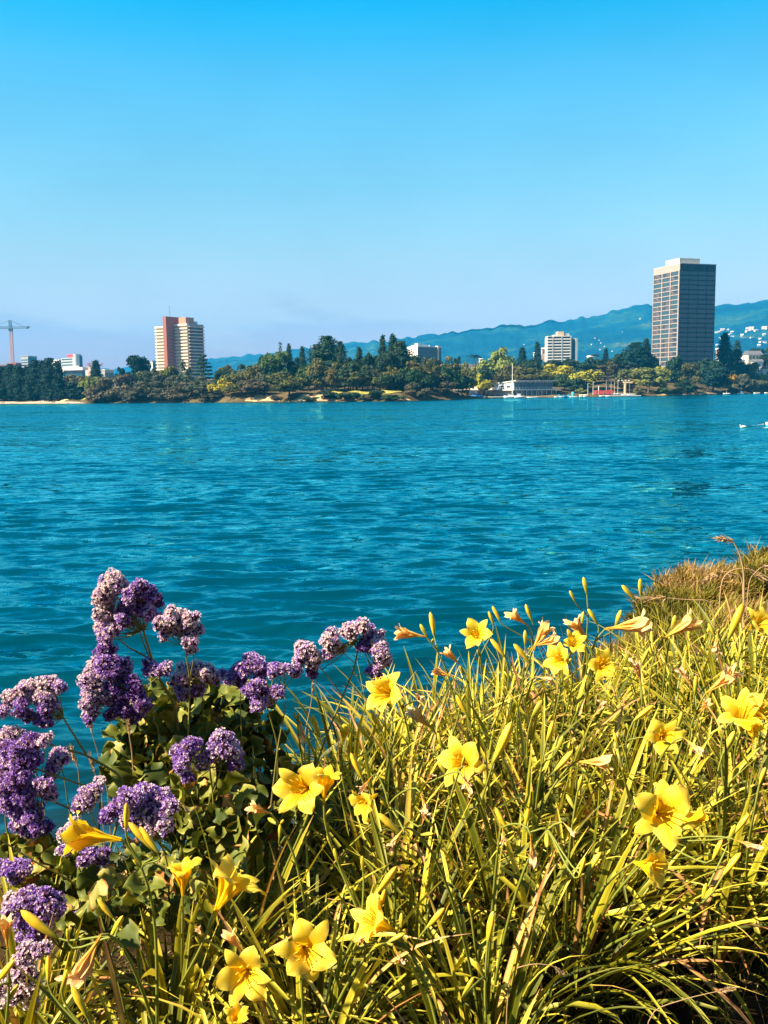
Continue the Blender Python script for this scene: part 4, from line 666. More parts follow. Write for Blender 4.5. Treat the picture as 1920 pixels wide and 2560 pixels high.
# right edge: a white boat entering, its wake, a white bird swimming
p = at_z(1934, 1063, 0); T = thing('boat', 'small white speedboat entering at the right edge with a foaming wake', 'boat', (p[0], p[1], -.05), R(176)); mb = MB(); hull(mb, 1.3, .55, .26); mb.build('hull', M_BOATW, T); MB().box((-.1, 0, .3), (.3, .3, .16)).build('windscreen', M_GLASS, T)
M_FOAM = mat('foam', (.85, .88, .9), .8)
def wake(a, b, w):
    pa, pb_ = at_z(*a, .045), at_z(*b, .045); mb = MB(); s = np.linspace(0, 1, 26)[:, None]; c = pa + (pb_ - pa) * s; wob = np.random.default_rng(int(a[0])).uniform(.15, 1, (26, 1)) * w * (.3 + s)
    mb.grid(np.stack([c + [0, 1, 0] * wob + [0, 0, .0] , c + np.array([0, 0, .03]) * (wob > 0), c - [0, 1, 0] * wob], 1)); o = mb.build('wake_foam', M_FOAM); tag(o, kind='stuff')
wake((1880, 1065), (1916, 1059.5), .035); wake((1904, 1071), (1930, 1067), .06)
p = at_z(1857, 1069.5, 0); T = thing('bird', 'white water bird swimming near the right edge', 'bird', (p[0], p[1], 0), R(-6)); mb = MB(); s = np.linspace(0, 1, 9); mb.tube(np.stack([-.21 + .46 * s, 0 * s, .07 + .05 * s ** 3], 1), .095 * np.sin(np.pi * np.clip(s * .93 + .05, 0, 1)) ** .7 + .006, 10); mb.tube([(-.16, 0, .1), (-.2, 0, .19), (-.21, 0, .24), (-.26, 0, .245)], [.035, .028, .04, .012], 8); mb.build('body', M_BOATW, T)
# beach
yb = float(shore_far(-.35)) + 8
for px in (104, 108.5): T = simple('post', 'short white post on the sandy beach', 'post', px, yb, .75, 0, 'white posts on the beach'); MB().tube([(0, 0, 0), (0, 0, .9)], .13, 7).build('shaft', M_BOATW, T); MB().box((0, 0, .95), (.32, .32, .1)).build('cap', M_BOATW, T)
px = 159; T = simple('rock', 'pale yellow lumpy rock lying on the sandy beach', 'rock', px, yb + 2, .75); rg = np.random.default_rng(2); th = np.linspace(0, np.pi / 2, 7); ph = np.linspace(0, 2 * np.pi, 17)
g = np.array([[(2.5 * math.sin(a) * math.cos(b) * (1 + .18 * math.sin(3 * b)), 1.1 * math.sin(a) * math.sin(b), (1.0 + .7 * math.cos(b + .2) * math.sin(a) + .25 * math.sin(5 * b)) * math.cos(a) ** .6) for b in ph] for a in th]); mb = MB(); mb.grid(g, smooth=False); mb.build('boulder', mat('pale_rock', (.75, .62, .3), .9, noise=(2, (.55, .42, .2), .6)), T)
T = simple('picnic_table', 'pale picnic table in the shade right of the dark conifers', 'table', 164, yb + 16, 1.4); MB().box((0, 0, .75), (2.2, .8, .08)).build('table_top', M_PALE, T); MB().box((0, -.7, .45), (2.2, .3, .06)).build('bench', M_PALE, T); MB().box((0, .7, .45), (2.2, .3, .06)).build('bench', M_PALE, T); MB().box((-.8, 0, .36), (.1, 1.5, .7)).box((.8, 0, .36), (.1, 1.5, .7)).build('leg_frames', M_PALE, T)
# ------------------------------------------------------------------ daylilies on the near bank
FR = np.random.default_rng(21); pyr = random.Random(33)
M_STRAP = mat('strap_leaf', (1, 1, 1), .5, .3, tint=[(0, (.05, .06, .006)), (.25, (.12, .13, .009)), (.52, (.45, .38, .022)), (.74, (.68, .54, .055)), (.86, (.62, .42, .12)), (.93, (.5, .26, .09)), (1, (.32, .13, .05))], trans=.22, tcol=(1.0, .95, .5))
M_SCAPE = mat('flower_stem', (1, 1, 1), .5, .3, tint=[(0, (.08, .12, .014)), (.6, (.2, .22, .03)), (1, (.34, .3, .06))], trans=.08)
M_PETAL = mat('yellow_petal', (1, 1, 1), .55, .25, tint=[(0, (.95, .68, .01)), (.3, (.95, .65, .01)), (.65, (.96, .64, .02)), (1, (.97, .72, .1))], trans=.4, tcol=(1, .92, .4))
M_PEACH = mat('faded_petal', (1, 1, 1), .65, .2, tint=[(0, (.85, .55, .05)), (.4, (.88, .5, .1)), (.8, (.88, .58, .24)), (1, (.8, .52, .32))], trans=.3, tcol=(1, .75, .4))
M_BUD = mat('bud_skin', (1, 1, 1), .45, .35, tint=[(0, (.18, .2, .02)), (.3, (.48, .39, .03)), (.55, (.84, .56, .025)), (1, (.92, .5, .05))], trans=.12)
M_ANTHER = mat('anther', (.75, .5, .05), .7, .2)
def sstep(x): x = np.clip(x, 0, 1); return x * x * (3 - 2 * x)
def tepal(mb, ang, L, W, phi0, phi1, ruff, rg, mat_i, tints, curl=0, twist=0, ns=15, nw=9, start=.28):
    s = np.linspace(0, 1, ns); phi = phi0 + (phi1 - phi0) * sstep((s - start) / (1 - start)) + curl * np.clip(s - .7, 0, 1) ** 1.2 * 3.2
    ds = L / (ns - 1); r = .003 + np.concatenate([[0], np.cumsum(np.sin((phi[1:] + phi[:-1]) / 2) * ds)]); z = np.concatenate([[0], np.cumsum(np.cos((phi[1:] + phi[:-1]) / 2) * ds)])
    w = W * np.interp(s, [0, .25, .45, .65, .82, .93, 1], [.16, .3, .72, 1.0, .8, .46, .03]); q = np.linspace(-1, 1, nw); ph = rg.uniform(0, 6.28)
    cup = (.28 - .5 * s)[:, None] * (q ** 2)[None] * w[:, None]                         # cupped in the tube, folded back outside
    ru = ruff * W * np.sin(s * 17 + ph)[:, None] * (np.abs(q) ** 2.5)[None] * np.sign(q)[None] * sstep((s - .35) / .3)[:, None]
    nr = np.stack([-np.cos(phi), np.sin(phi)], 1)                                       # inward normal (radial, axial)
    rad = r[:, None] + nr[:, :1] * (cup + ru); zz = z[:, None] + nr[:, 1:] * (cup + ru); lat = (w[:, None] * q[None])
    f1, f2 = rg.uniform(3, 7, 2); lat = lat + W * .12 * np.sin(s * f1 + ph)[:, None] * sstep(s)[:, None]; zz = zz + W * .16 * np.sin(s * f2 + ph * 2)[:, None] * sstep((s - .3) / .4)[:, None]
    a = ang + twist * s[:, None]
    P = np.stack([rad * np.cos(a) - lat * np.sin(a), rad * np.sin(a) + lat * np.cos(a), zz], -1)
    mb.grid(P, mat_i, np.clip(np.interp(s, [0, .35, .6, 1], tints)[:, None] + .12 * np.abs(q)[None] ** 2 - .16 * np.exp(-(q / .14) ** 2)[None] + .05 * np.cos(q * 12 + ph)[None], 0, 1))
def flower_mesh(seed, kind):
    rg = np.random.default_rng(seed); mb = MB(); L = 1.0
    if kind == 'O':
        o = rg.uniform(.9, 1.15)
        for k in range(6):
            inner = k % 2 == 0; tepal(mb, k * math.pi / 3 + rg.normal(0, .06), L * rg.uniform(.92, 1.05), (.222 if inner else .145) * rg.uniform(.9, 1.08), R(12 if inner else 15), R(rg.uniform(58, 112) * o), rg.uniform(.12, .3) if inner else .08, rg, 0, [.0, .2, .72, .95], curl=rg.uniform(.2, 1.1), twist=rg.normal(0, .1), start=.3)
        for k in range(7):
            a = k * .9 + .3; s = np.linspace(0, 1, 7); R_ = .02 + .12 * s ** 1.5; L_ = rg.uniform(.62, .76) if k < 6 else .86
            pts = np.stack([R_ * np.cos(a) + .0 * s, R_ * np.sin(a) + .07 * s ** 2.4, s * L_], 1); mb.tube(pts, .0085, 4, 0, .75)
            if k < 6: mb.tube([pts[-1] - [0, .03, 0], pts[-1] + [0, .03, .01]], .009, 4, 1)
    elif kind == 'T':
        for k in range(6): tepal(mb, k * math.pi / 3, L * rg.uniform(.85, 1.05), .12 * rg.uniform(.8, 1.1), R(6), R(rg.uniform(18, 48)), .2, rg, 0, [.0, .3, .6, .9], curl=rg.uniform(.4, 1.5), twist=rg.normal(.25, .25), start=.45)
    elif kind == 'W':
        for k in range(6): tepal(mb, k * math.pi / 3 + rg.normal(0, .2), L * rg.uniform(.7, 1.1), .075 * rg.uniform(.8, 1.3), R(3), R(rg.uniform(5, 60)), .45, rg, 0, [.1, .4, .8, 1], curl=rg.uniform(-.4, 1.9), twist=rg.normal(.5, .5), start=.5)
    elif kind in 'Bg':
        z = np.linspace(0, 1, 13); rad = np.interp(z, [0, .12, .35, .6, .85, .96, 1], [.035, .06, .088, .112, .085, .05, .012]) * (1 if kind == 'B' else 1.15); th = np.linspace(0, 2 * np.pi, 13)[:-1]
        P = np.stack([rad[:, None] * (1 + .1 * np.cos(3 * th))[None] * np.cos(th)[None] + .05 * (z ** 2)[:, None], rad[:, None] * (1 + .1 * np.cos(3 * th))[None] * np.sin(th)[None], np.repeat(z[:, None], 12, 1)], -1)
        mb.grid(P, 0, np.interp(z, [0, .2, .5, .9, 1], [.15, .4, .66, .85, 1.0] if kind == 'B' else [.0, .15, .3, .45, .6])[:, None] + .1 * np.cos(3 * th)[None] - .05, close=True)
    return mb.build({'O': 'flower', 'T': 'flower', 'W': 'withered_flower', 'B': 'bud', 'g': 'bud'}[kind], {'O': [M_PETAL, M_ANTHER], 'T': [M_PEACH], 'W': [M_PEACH], 'B': [M_BUD], 'g': [M_BUD]}[kind], link=False)
VAR = {k: [flower_mesh(40 + 7 * i, k) for i in range(n)] for k, n in (('O', 6), ('T', 5), ('W', 6), ('B', 3), ('g', 3))}
VAR['Y'] = []                                                   # half-open yellow trumpets: petal colours on the trumpet shape
for i in range(4):
    rg = np.random.default_rng(70 + i); mb = MB()
    for k in range(6): tepal(mb, k * math.pi / 3, rg.uniform(.9, 1.05), (.2 if k % 2 == 0 else .15), R(8), R(rg.uniform(35, 75)), .18, rg, 0, [.0, .2, .5, .85], curl=rg.uniform(.6, 1.6), start=.4)
    VAR['Y'].append(mb.build('flower', [M_PETAL], link=False))
def dist_of(py): return float(np.interp(py, [1450, 1560, 1650, 1750, 1850, 1950, 2100, 2300, 2440, 2560], [3.5, 3.4, 3.1, 2.8, 2.5, 2.08, 1.86, 1.72, 1.62, 1.52]))
# kind, x, y in the photograph, length in its pixels, direction the mouth points (right, up, towards viewer), note that singles the clump out
ITEMS = [
('Y',205,2088,150,-1,.15,.1,'its yellow trumpet seen from the side before the violet flower mass'),('Y',458,2178,105,.05,1,.15,'an upright yellow trumpet left of the big sideways bloom'),('O',590,2192,120,.45,.75,-.2,'a big yellow bloom turned up and away, right of an upright trumpet'),
('O',607,2440,100,-.05,.25,1,'the wide-open pale yellow bloom lowest at the bottom edge'),('Y',588,2545,90,.3,.7,.4,''),('O',768,2378,104,.2,.3,1,'the wide-open yellow bloom right of the lowest one'),('O',925,2300,92,-.8,.5,.35,'a yellow bloom in profile facing left amid the lower blades'),
('O',750,1972,92,-.25,.25,1,'the open yellow bloom in the middle beside the round green leaves'),('Y',815,1945,100,.1,1,.2,''),('O',955,1728,78,-.45,.3,.7,'the open yellow bloom against the water below the arching violet heads'),
('O',1150,1905,86,-.35,.35,.8,'the curled yellow bloom with rusty withered ones under it'),('O',1190,1582,54,-.2,.5,.8,'a yellow bloom high in the bud tips left of centre'),('O',1395,1648,60,-.6,.2,.7,'the larger of two yellow blooms before the far end of the water'),('O',1437,1606,44,.1,.5,.8,'the smaller yellow bloom beside a leaf blade against the water'),('O',1510,1662,56,.1,.3,.9,'a pale yellow bloom half hidden behind upright scapes'),
('O',1662,1842,66,-.1,.25,1,'the star-shaped bright yellow bloom in the right middle'),('O',1857,1778,84,-.15,.7,.6,'a large upturned yellow bloom near the right edge'),('O',1910,1776,70,.5,.6,.5,''),('Y',1880,1822,74,.5,-.2,.6,''),('O',1903,1555,60,.2,.4,.8,'a yellow bloom high up at the right edge'),
('O',1662,2034,116,-.05,.3,1,'the largest star-shaped yellow bloom on the right above drooping blades'),('O',1640,2168,80,.55,.1,.75,'the shaded amber bloom under the largest star-shaped one'),('Y',1752,2042,70,.9,.35,.1,''),('O',905,2012,62,-.5,-.2,.5,'a low yellow bloom mostly hidden by blades in the middle'),('O',1668,1975,46,.1,1,.2,''),
('T',1010,1584,84,-1,.15,.1,'the orange trumpet pointing left over the water'),('T',1096,1680,56,-1,.35,0,''),('T',1359,1578,90,.5,.85,0,'two peach trumpets spreading over the left water edge'),('T',1378,1602,70,.95,.3,.1,''),('T',1440,1564,76,-.6,.75,0,''),('T',1592,1563,120,1,.12,0,'the long pale peach trumpet pointing right over dry grass'),('T',1716,1562,104,.85,.5,0,'the slanting yellow-peach trumpet before the dry mound'),('T',1287,1541,62,-.7,.5,.2,''),('T',1502,1905,96,1,.05,.2,'the peach trumpet lying level amid blades right of centre'),('T',578,2347,70,-.6,.8,.2,''),('T',205,2425,150,-.45,-.85,.1,'the long wilted peach trumpet hanging at lower left'),('T',13,2315,90,-.1,1,0,'a pale wilted trumpet at the left edge'),('T',1764,1762,48,.2,.6,.4,''),('T',640,2022,66,-.6,.3,.3,'a small peach trumpet right of the violet stems'),('T',1043,1790,84,-.7,.6,0,''),('T',1812,1700,90,.85,.6,0,'two slanting yellow trumpets at the right below the mound'),('T',1828,1686,84,.8,.65,0,''),('T',1123,1635,60,-.7,.7,.1,''),
('W',756,1838,60,.2,-.9,.2,'a drooping peach wilted flower left of the yellow buds'),('W',1047,1745,44,.1,.3,.8,''),('W',908,1968,50,-.4,-.4,.4,''),('W',1165,1962,62,.1,-.8,.3,''),('W',1077,1941,44,.2,.4,.4,''),('W',1064,2022,56,.3,-.9,.2,''),('W',984,2105,60,-.5,-.6,.2,''),('W',1258,2100,40,0,-.8,.3,''),('W',1332,2142,76,.1,-1,.1,'a limp white wilted flower hanging in the lower blades'),('W',1881,2116,66,.9,-.3,.2,'pale wilted flowers at the right edge above dark shade'),('W',1790,1622,60,-.1,-.9,.1,''),('W',1743,1872,56,.6,-.5,.3,''),('W',1503,1768,50,.4,.6,.2,''),('W',1367,1697,40,.8,-.1,.3,''),('W',1591,1668,64,-.3,.9,.2,''),('W',1709,1685,56,-.5,.8,0,''),('W',1000,2398,50,.3,-.5,.3,''),('W',1061,2040,46,.1,.5,.3,''),('W',900,2350,40,.5,.2,.4,''),('W',1175,1975,46,.4,-.6,.4,''),('W',500,2330,40,-.3,.6,.4,''),('W',1430,2080,44,.4,-.4,.3,''),('W',1705,2020,50,.2,.9,.1,''),
('B',352,2088,92,-.62,.78,0,'two fat yellow buds pointing up left under the violet mass'),('B',372,2100,84,-.6,.8,0,''),('B',262,2272,66,-.65,.75,0,'a single yellow bud slanting left in the shade'),('B',97,2312,122,-.78,.62,.1,'the long yellow-orange bud before the lower left violet head'),('B',291,2318,74,.5,.86,0,''),('B',12,2430,80,.6,.8,0,''),('B',200,2505,96,-.45,.9,0,''),('B',316,2040,72,.05,1,0,''),
('g',170,2340,40,-.1,1,0,''),('B',122,2424,74,.05,1,0,'upright plump green bud at lower left'),('g',162,2450,56,.3,.95,0,''),('B',1081,1560,62,-.15,1,0,'the upright yellow bud standing over the water'),('g',1060,1577,40,-.4,.9,0,''),('B',790,1812,54,-.35,.9,0,''),('Y',862,1828,54,.2,1,.1,'a closing yellow flower low before the water'),('B',912,1830,58,-.55,.8,0,''),('B',942,1806,58,-.5,.85,0,''),('B',891,1914,74,-.4,.9,0,''),('B',974,2062,86,-.75,.62,.1,'the big orange-yellow bud slanting left in the middle'),('B',1258,1857,116,.45,.88,0,'the long yellow bud slanting right of centre'),('B',1153,1763,60,-.5,.85,0,''),('B',1241,1534,44,-.4,.9,0,''),('g',1228,1545,36,-.3,.95,0,''),('B',997,1816,46,.4,.9,0,''),('B',1254,2050,72,-.5,.85,0,''),
('g',1463,1464,44,-.2,1,0,'the tallest scape tipped by green buds against the water'),('g',1431,1490,32,-.4,.9,0,''),('g',1570,1482,50,-.7,.7,0,'the forked scape with green buds against open water'),('g',1600,1469,46,-.1,1,0,''),('g',1545,1546,46,.3,.95,0,''),('g',1321,1532,46,-.4,.9,0,''),('g',1482,1541,46,-.5,.86,0,''),('g',1456,1546,36,.1,1,0,''),('g',1684,1557,40,.3,.95,0,''),('g',1781,1578,44,-.4,.9,0,''),('B',1840,1553,96,.4,.92,0,'the tall yellow bud before the dry mound at the right'),('g',1313,1595,40,0,1,0,''),('B',1245,1620,60,-.6,.8,0,''),('B',1304,1633,64,-.6,.75,0,''),('g',1342,1773,54,.5,.86,0,''),('B',1376,1828,56,.35,.93,0,''),('B',1410,1904,72,.7,.7,0,''),('B',1608,1782,66,.75,.65,0,'a yellow bud slanting right above the star bloom'),('g',1400,1860,46,.4,.9,0,''),('g',1823,1858,70,.5,.86,0,''),('g',1739,1714,50,.1,1,0,''),('g',1612,1643,44,.4,.9,0,''),('B',1853,2060,66,.6,.8,0,''),('g',1829,2083,50,.3,.95,0,''),('B',1793,2124,60,.4,.9,0,''),('B',1829,2160,76,.6,.8,0,'plump yellow buds above the dark shade at right'),('B',1455,2168,56,.3,.95,0,''),('B',1483,2158,70,.55,.85,0,''),('B',1316,2044,50,.1,1,0,''),('B',966,2203,92,.6,.75,0,'the fat yellow bud slanting right above the profile bloom'),('B',956,2248,60,.3,.9,.1,''),('B',1088,2296,72,.65,.75,0,'a lone yellow-green bud right of the profile bloom'),('B',1225,2318,84,.15,1,0,'the upright yellow bud standing alone in the lower centre'),('g',906,2160,44,-.1,1,0,''),('g',1004,2304,46,.1,1,0,''),('B',1171,2466,56,.5,.8,0,'a short yellow bud low over the dark gap'),('g',1175,2276,40,-.2,1,0,''),('g',1700,1800,44,.3,1,0,''),('g',1540,1850,40,-.3,1,0,''),('B',1905,1940,50,.3,1,0,''),('g',1100,1850,40,-.2,1,0,''),('g',1450,1960,46,.3,1,0,''),('g',700,2080,40,.1,1,0,''),('g',840,2140,44,-.3,1,0,'')]
def bank_z(x, y): return bank(x, y)
# clump positions: rows going back from the camera, only where the photograph shows the strap leaves
CL = []
for d in np.arange(1.74, 4.75, .235):
    xl = np.interp(d, [1.7, 2.02, 2.06, 2.5, 3.0, 3.4, 3.9, 4.3, 4.8], [-.80, -.82, -.36, -.33, -.2, -.02, .22, .5, .95]); xr = np.interp(d, [1.7, 1.99, 2.02, 2.2, 2.4, 2.5, 3.5, 4.8], [.1, .16, .3, .42, .7, 1.2, 1.7, 2.25])
    n = max(2, int((xr - xl) / np.interp(d, [1.7, 4.7], [.2, .27])))
    for x in np.linspace(xl, xr, n): CL.append([x + pyr.uniform(-.06, .06), d + pyr.uniform(-.07, .07)])
CLA = np.array(CL)
items = [[] for _ in CL]
for it in ITEMS:
    k, px, py, sz, dx, dy, tw, note = it; d = dist_of(py) + (.0 if k in 'Bg' else 0)
    if px < 420 and py > 2000: d = float(np.interp(py, [2000, 2300, 2500], [1.72, 1.66, 1.55]))
    c = at(px, py, d); w = CR * dx + CU * dy - _f * tw; w /= np.linalg.norm(w); L = sz * d / F
    L *= {'O': 1.5, 'Y': 1.1, 'W': 1.25, 'T': 1.1}.get(k, 1)
    base = c - w * L * (.62 if k in 'OTYW' else .5)
    j = int(np.argmin((CLA[:, 0] - base[0] - .04 * dx * -1) ** 2 + (CLA[:, 1] - base[1] - .12) ** 2)); items[j].append((k, base, w, L, note))
def leaves(mb, cx, cy, n, hgt, rg, lean=(0, 0), dead=.1):
    az = rg.uniform(0, 2 * np.pi, n); L = hgt * rg.uniform(.7, 1.4, n); th0 = np.abs(rg.normal(.16, .22, n)); bend = rg.gamma(2.2, .58, n); bend = np.clip(bend, .05, 2.3); kink = rg.uniform(0, 1, n) < .2
    S = 11; s = np.linspace(0, 1, S); th = th0[:, None] + bend[:, None] * s[None] ** 1.7
    kp = rg.uniform(.5, .75, n); th = th + np.where(kink, rg.uniform(.9, 1.6, n), 0)[:, None] * sstep((s[None] - kp[:, None]) / .1)
    ds = (L / (S - 1))[:, None]; h = np.concatenate([np.zeros((n, 1)), np.cumsum(np.sin(th[:, 1:]) * ds, 1)], 1); z = np.concatenate([np.zeros((n, 1)), np.cumsum(np.cos(th[:, 1:]) * ds, 1)], 1)
    sx = h * np.cos(az)[:, None] + lean[0] * s[None] ** 1.5 * hgt; sy = h * np.sin(az)[:, None] + lean[1] * s[None] ** 1.5 * hgt
    r0 = .045 * np.sqrt(rg.uniform(0, 1, n)); bx, by = cx + r0 * np.cos(az), cy + r0 * np.sin(az); bz = np.array([bank_z(a, b) for a, b in zip(bx, by)])
    W = rg.uniform(.0036, .0104, n)[:, None] * np.interp(s, [0, .1, .5, .8, .95, 1], [.7, .85, 1, .75, .3, .04])[None]
    tw = az[:, None] + np.pi / 2 + rg.normal(0, .35, n)[:, None] + rg.normal(0, .5, n)[:, None] * s[None]
    lx, ly = np.cos(tw) * W, np.sin(tw) * W; X, Y, Z = bx[:, None] + sx, by[:, None] + sy, bz[:, None] + z - .02
    tl = rg.normal(.1, .25, n)[:, None] * W; fold = .55 * W
    cols = [(-1, 0), (-.5, .6), (0, 1), (.5, .6), (1, 0)]
    P = np.stack([np.stack([X + k * lx, Y + k * ly, Z - k * tl - g * fold], -1) for k, g in cols], 2)
    P[:, :, :, 2] = np.maximum(P[:, :, :, 2], bz[:, None, None] - .02)
    i = np.arange(n)[:, None, None] * S * 5 + np.arange(S - 1)[None, :, None] * 5 + np.arange(4)[None, None]; Q = np.stack([i, i + 1, i + 6, i + 5], -1).reshape(-1, 4)
    t = np.where(rg.uniform(0, 1, n) < dead, rg.uniform(.85, 1, n), np.clip(rg.normal(.39, .2, n), .04, .78))[:, None] + np.interp(s, [0, .1, .78, .9, 1], [-.3, -.22, .04, .14, .5])[None] * rg.uniform(.1, 1, n)[:, None]  # blade bases darkened in the tint, as shade inside the clump; tips dry
    rib = np.array([.1, -.04, -.12, -.04, .1]); blot = .12 * (rg.uniform(0, 1, (n, S)) < .12)
    mb.add(P.reshape(-1, 3), Q, 0, np.clip((t + blot)[:, :, None] + rib, 0, 1).ravel(), True)
def bez(p, q, r_, s_, n=14):
    t = np.linspace(0, 1, n)[:, None]; return (1 - t) ** 3 * p + 3 * (1 - t) ** 2 * t * q + 3 * (1 - t) * t * t * r_ + t ** 3 * s_
def orient(o, pos, w, L, roll):
    q = Vector(w).to_track_quat('Z', 'Y'); o.matrix_local = Matrix.Translation(Vector(pos)) @ q.to_matrix().to_4x4() @ Matrix.Rotation(roll, 4, 'Z') @ Matrix.Diagonal((L, L, L, 1))
NAMES = {'O': 'flower', 'T': 'flower', 'Y': 'flower', 'W': 'withered_flower', 'B': 'bud', 'g': 'bud'}
UP = np.array([0, 0, 1.0]); used = set()
for j, (cx, cy) in enumerate(CL):
    z0 = bank_z(cx, cy); loc = np.array([cx, cy, z0]); its = sorted(items[j], key=lambda t: 'OYTWBg'.index(t[0]))
    note = next((t[4] for t in its if t[4]), '')
    if note: lab, grp = ('daylily clump with ' + note.replace('its ', 'a ')), None
    elif any(t[0] in 'OY' for t in its): lab, grp = 'daylily clump with a yellow bloom half hidden among taller neighbours', 'daylily clumps with half hidden blooms'
    elif its: lab, grp = 'daylily clump without open blooms, with a few scattered buds or wilted flowers', 'daylily clumps with scattered buds'
    else: lab, grp = 'purely leafy daylily clump of narrow yellow-green blades without a stalk', 'leafy daylily clumps'
    T = thing('daylily_plant', lab, 'flowering plant', loc, 0, grp)
    mb = MB(); d = cy; rg = np.random.default_rng(500 + j); hg = float(np.interp(d, [1.7, 2.1, 2.6, 3.2, 4.2, 4.7], [.42, .48, .5, .5, .52, .5])); right = cx > .17 * cy and cy < 2.7
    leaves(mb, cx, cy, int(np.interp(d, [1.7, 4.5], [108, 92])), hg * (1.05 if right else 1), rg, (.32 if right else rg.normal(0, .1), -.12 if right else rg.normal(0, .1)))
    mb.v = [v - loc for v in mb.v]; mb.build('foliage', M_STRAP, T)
    tops = []
    for k, base, w, L, _n in its:
        b = base - loc; root = None
        if k in 'BgW' and tops:
            best = min(tops, key=lambda t: np.linalg.norm(t[1][-1] - b)); 
            if np.linalg.norm(best[1][-1] - b) < .13: root = best
        if root is None:
            h = max(.1, b[2]); off = np.array([rg.normal(0, .03), rg.normal(0, .03), 0]); path = bez(off, off * .5 + UP * h * .55 + b * [.15, .15, 0], b - w * min(.1, h * .25) - UP * h * .12, b)
            mb = MB().tube(path, np.linspace(.0042, .0024, 14) , 6, 0, np.linspace(.2, .8, 14)); 
            for q in (9, 11): mb.add(np.array([path[q], path[q] + [.006, .003, .004], path[q] + (w * .02 + UP * .016), path[q] + [-.004, -.003, .006]]), [[0, 1, 2, 3]], 0, .7)
            st = mb.build('flower_stalk', M_SCAPE, T); tops.append((st, path))
            for q in range(rg.integers(1, 3) if k != 'g' else rg.integers(0, 3)):      # young green buds beside the bloom
                i_ = int(rg.integers(10, 13)); v = w * .4 + UP * .7 + rg.normal(0, .45, 3); v /= np.linalg.norm(v); g = link_mesh('bud', pyr.choice(VAR['g']), st); l_ = rg.uniform(.022, .042); orient(g, path[i_], v, l_, rg.uniform(0, 6))
        else:
            st, pth = root; p0 = pth[11]; mb = MB().tube(bez(p0, p0 + UP * .02, b - w * .03, b, 7), np.linspace(.0024, .002, 7), 5, 0, .6); br = mb.build('branch', M_SCAPE, st); st = br
        f = link_mesh(NAMES[k], pyr.choice(VAR[k]), st if st.name.startswith('flower_stalk') else st.parent); orient(f, b, w, L, rg.uniform(0, 6.28))
# ------------------------------------------------------------------ sea lavender (violet everlasting heads) on the left
M_FLORET = mat('papery_floret', (1, 1, 1), .7, .15, tint=[(0, (.15, .05, .2)), (.3, (.34, .16, .62)), (.5, (.54, .34, .78)), (.72, (.8, .57, .66)), (1, (.95, .82, .76))], trans=.32)
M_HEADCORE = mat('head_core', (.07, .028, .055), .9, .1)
M_LSTEM = mat('lavender_stem', (.26, .24, .05), .6, .25, noise=(25, (.2, .12, .05), .6))
M_LLEAF = mat('wavy_leaf', (1, 1, 1), .55, .25, tint=[(0, (.04, .06, .01)), (.35, (.1, .12, .016)), (.65, (.24, .23, .03)), (.85, (.5, .42, .13)), (.93, (.5, .2, .05)), (1, (.3, .11, .03))], trans=.2, tcol=(1, .95, .45))
